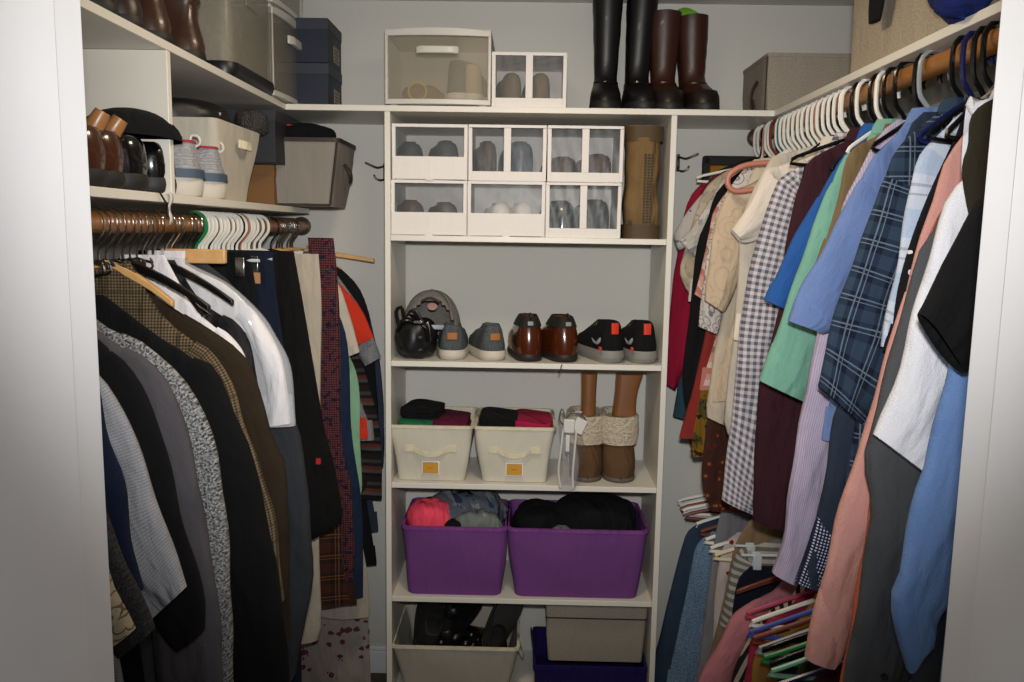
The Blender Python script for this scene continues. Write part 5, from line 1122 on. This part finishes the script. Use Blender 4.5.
# plastic drawer tower facing the closet
q0, q1 = L_on(272, XSL-.0, ZT), L_on(304, XSL-.0, ZT); wd = max(q1.y-q0.y-.012, .2); hz = atX(290, 11, XSL).z-ZT
t = drawer_unit('narrow white framed clear plastic drawer beside the navy shoe boxes', -wd/2, wd/2, ZT, .26, 0, .28, rotz=R(90)); t.location = (XSL-.135, (q0.y+q1.y)/2-.0, ZT)
t = drawer_unit('second clear plastic drawer stacked on top of the narrow one', -wd/2, wd/2, ZT, .12, 0, .28, rotz=R(90)); t.location = (XSL-.135, (q0.y+q1.y)/2, ZT+.2615)
# two navy shoe boxes
nav = plain('navy_card', '#0f1a2e', .6); navl = plain('slate_card', '#2a303c', .6); lbl = plain('paper_label', '#8e8270', .7); ink = plain('label_ink', '#3b3630', .8)
def shoebox(lab, cx_, cy_, z0, w, d, h, body, lidm, rotz=0, label_on=True, lift=0):
    t = thing('shoe_box', lab, 'shoe box', (cx_, cy_, z0), rotz)
    MB().box(-w/2, w/2, -d/2, d/2, 0, h-.032).build('body', body, t, smooth=False, bevel=.001)
    MB().box(-w/2-.002, w/2+.002, -d/2-.002, d/2+.002, h-.034, h).build('lid', lidm, t, smooth=False, bevel=.0015)
    if label_on:
        MB().box(w/2+.0005, w/2+.0015, -d*.1, d*.32, h*.12, h*.5).build('paper_label', lbl, t, smooth=False); pl_ = COL.objects[-1]
        m = MB()
        for k in range(4): m.box(w/2+.0016, w/2+.0021, -d*.06, d*(.26-.05*(k % 2)), h*(.17+.08*k), h*(.19+.08*k))
        m.build('label_print', ink, pl_, smooth=False)
    return t
xq = atY(305, 60, YF+.03).x; xe = atY(338, 60, YF+.09).x; hh = (atY(320, 17, YF+.05).z-ZT)/2
bw = xe-xq
for k in range(2): shoebox(['lower navy shoe box stacked at left end of the back shelf', 'upper navy shoe box stacked at left end of the back shelf'][k], xe-.19, YF+.155, ZT+k*(hh+.0006), .33, .19, hh-.001, nav, navl)

# ---- left lower shelf
Z2T = Z2+T/2+.0006; XF = XSL-.005
def LS(px, lab, mt, rings, sole=blkR, L_=.28, W_=.118, back=.0, rz=R(90), name='dress_shoe', **k):
    q = L_on(px, XF-back, Z2T+.03); return shoe(name, lab, (XF-back, q.y, Z2T), rz, L_, W_, mt, sole, rings, **k)
HD = [(.03,.003,.275,.95),(.045,.0,.272,1.02),(.06,.000,.25,1.02),(.075,.003,.19,.98),(.09,.006,.15,.92),(.10,.010,.14,.84),(.106,.014,.135,.76)]
LS(104, 'brown dress shoe nearest the left door frame', brnL, HD, sole_h=.032); LS(122, 'second brown dress shoe, holding a wooden shoe tree', brnL, HD, sole_h=.032)
LS(146, 'left shiny black dress shoe on the left lower shelf', blkL, HD, sole_h=.034); LS(174, 'right shiny black dress shoe, beside the grey running shoes', blkL, HD, sole_h=.034, W_=.12)
treew = woodmat('cedar_shoe_tree', '#8a5a30', '#b07c48')
for px, lab, dz in ((98, 'left wooden shoe tree end poking out near the frame', .03), (116, 'right wooden shoe tree knob above the brown shoe', .02)):
    q = L_on(px, XF-.03, Z2T+.12); t = thing('shoe_tree', lab, 'shoe tree', (XF-.03, q.y, Z2T+.085))
    MB().tube([(-.02, 0, 0), (-.005, .0, .03), (.008, .004, .042+dz*.4)], [.014, .017, .014], 14).build('knob', treew, t)
    MB().tube([(-.10, 0, -.02), (-.02, 0, .0)], .008, 8).build('spring_rod', M['chrome'], t)
q = L_on(138, XF-.06, Z2T+.15)
t = thing('flat_cap', 'black cloth cap lying on top of the shiny black shoes', 'cap', (XF-.075, q.y-.0, Z2T+.113)); MB().dome((0, 0, 0), .095, .125, .062, 28, 8).build('crown', blkC, t)
MB().loft([[(x, y, z) for x, y, z in rrect(.175, .235, .085, zz)] for zz in (.0, .012)]).build('band', blkC, t)
runm = FB('silver_mesh', 'heather', '#7d7f84', '#a3a4a8'); navf = plain('slate_heel', '#3c4d60', .6)
def run_shoe(px, lab):
    q = L_on(px, XF, Z2T+.03); L_ = .28
    def det(t):
        MB().loft([outline(L_, .118, -.004, L_*.5, 1.04, .042), outline(L_, .118, -.0025, L_*.45, 1.0, .062)], False, False).build('heel_counter', navf, t)
        MB().loft([outline(L_, .118, .012, L_*.42, .66, .122), outline(L_, .118, .014, L_*.40, .6, .128)], False, False).build('red_collar', plain('red_trim', '#9a2430', .7), t)
        MB().loft([outline(L_, .118, .012, L_-.01, .95, -.0005), outline(L_, .118, .004, L_-.004, 1.0, .012)], True, False).build('black_outsole', blkR, t)
    shoe('running_shoe', lab, (XF, q.y, Z2T+.001), R(90+10), L_, .118, runm, plain('white_midsole', '#c8c2b6', .6), SNK(L_, .126, .045), sole_h=.045, laces=wp, loop=(wp, .112, .013), detail=det)
run_shoe(203, 'left grey running shoe with white sole and pull loop'); run_shoe(226, 'right grey running shoe with white sole, against the canvas bin')
# white canvas bin
q0, q1 = L_on(216, XF-.02, Z2T), L_on(250, XF-.02, Z2T); hb = atX(215, 117, XF).z-Z2T
D_ = q1.y-q0.y; t = thing('storage_bin', 'white canvas bin on the left lower shelf', 'bin', (XF-.15, (q0.y+q1.y)/2+.02, Z2T))
open_bin(t, .24, D_*.95, .29, D_+.10, hb, FB('white_canvas', 'plain', '#bdb7a9', bump=.12), None, wob=.003)
strap(t, (.146, -.02, hb-.045), (.146, .07, hb-.045), .004, .018, canvasrim, w=.022, ax='x')
yb_ = (q0.y+q1.y)/2+.02
t = clump('black_bag', 'black padded bag lying across the white canvas bin', 'bag', (XF-.16, yb_-.02, Z2T+hb*.82), .26, D_+.06, .095, plain('black_nylon', '#0c0d0f', .45, bump=.3, bscale=60), seed=71, rough=.05, flat=True)
MB().box(.10, .128, -.05, -.01, .05, .062).build('white_label', wp, t)
t = clump('knit_hat', 'dark speckled knit hat at the right of the black bag', 'hat', (XF-.03, yb_+D_/2+.04, Z2T+hb*.98), .09, .11, .07, FB('speckled_knit', 'heather', '#111112', '#55524e', bump=1), seed=72, rough=.07)
# dark shoe box over cardboard box
q0, q1 = L_on(272, XF-.01, Z2T+.16), L_on(303, XF-.01, Z2T+.16)
ym = (q0.y+q1.y)/2
shoebox('small brown cardboard box under the dark shoe box', XF-.16, ym-.03, Z2T, .26, .13, .125, plain('cardboard', '#7a5730', .8), plain('cardboard', '#7a5730', .8), label_on=False)
shoebox('dark charcoal shoe box stacked on the brown cardboard box', XF-.15, ym, Z2T+.1256, .30, max(.17, q1.y-q0.y), atX(280, 112, XF).z-Z2T-.1256, plain('charcoal_card', '#22242a', .6), plain('charcoal_card2', '#2b2e35', .6), label_on=False)
q = L_on(286, XF-.02, Z2T+.03); shoe('sneaker', 'small black shoe between the cardboard box and the fabric bin', (XF-.03, q.y+.0, Z2T), R(90), .25, .085, plain('black_knit', '#131416', .8, bump=.4, bscale=300), blkR, SNK(.25, .10, .025), sole_h=.025, laces=wp)
# grey fabric bin with brown trim at the back corner
a, b = atY(278, 190, YF+.03).x, atY(347, 190, YF+.03).x
h0 = atY(330, 211, YF-.005).z; hb = atY(330, 139, YF+.0).z-Z2T; 
a = atY(287, 170, YF-.0).x; b = atY(347, 150, YF-.0).x
t = thing('storage_bin', 'grey fabric bin with brown trim and handle at the end of left lower shelf', 'bin', ((a+b)/2-.072, YF+.12, Z2T)); w = b-a+.10
gf = FB('grey_felt', 'plain', '#8a847c', bump=.12); open_bin(t, w*.78, .22, w, .26, hb, gf, brtrim, wob=.004, rimh=.010)
for s_ in (1,): MB().tube([(s_*w*.39*1.01-.004, -.110, .006), (s_*w*.5-.006, -.1305, hb-.01)], .004, 6).build('edge_trim', brtrim, t)
MB().tube([(-w*.38, -.111, .006), (w*.38, -.111, .006)], .004, 6).build('edge_trim', brtrim, t)
MB().tube(smooth_path([(w*.48, -.03, hb*.66), (w*.485+.018, -.035, hb*.52), (w*.46+.02, -.01, hb*.40), (w*.46+.016, .02, hb*.5), (w*.48, .03, hb*.62)], 18), .006, 7).build('handle', brtrim, t)
t = clump('dark_bundle', 'black cap with a red edge on top of the grey fabric bin', 'cap', ((a+b)/2-.07, YF+.10, Z2T+hb-.02), w*.75, .20, .075, blkC, seed=81, rough=.06)
MB().tube(smooth_path([(-.09, -.075, .045), (-.05, -.08, .062), (.0, -.075, .060)], 10), .005, 6).build('red_edge', plain('red_trim', '#9a2430', .7), t)
# white ribbon hanging under the shelf
q = L_on(170, XF+.018, Z2); t = thing('ribbon', 'white ribbon and dark cord dangling from the left lower shelf edge', 'ribbon', (XF+.018, q.y, Z2+.012))
g_ = [[(.003*math.sin(j*.9), dx_+.004*math.sin(j*.6), -.006*j) for dx_ in (-.007, 0, .007)] for j in range(12)]
MB().sheet(g_).build('ribbon_tail', wp, t, solid=.001)
MB().tube(smooth_path([(.0, -.05, .0), (.004, -.035, -.018), (.002, -.02, -.025), (0, -.012, -.05)], 14), .002, 6).build('dark_cord', blkR, t)
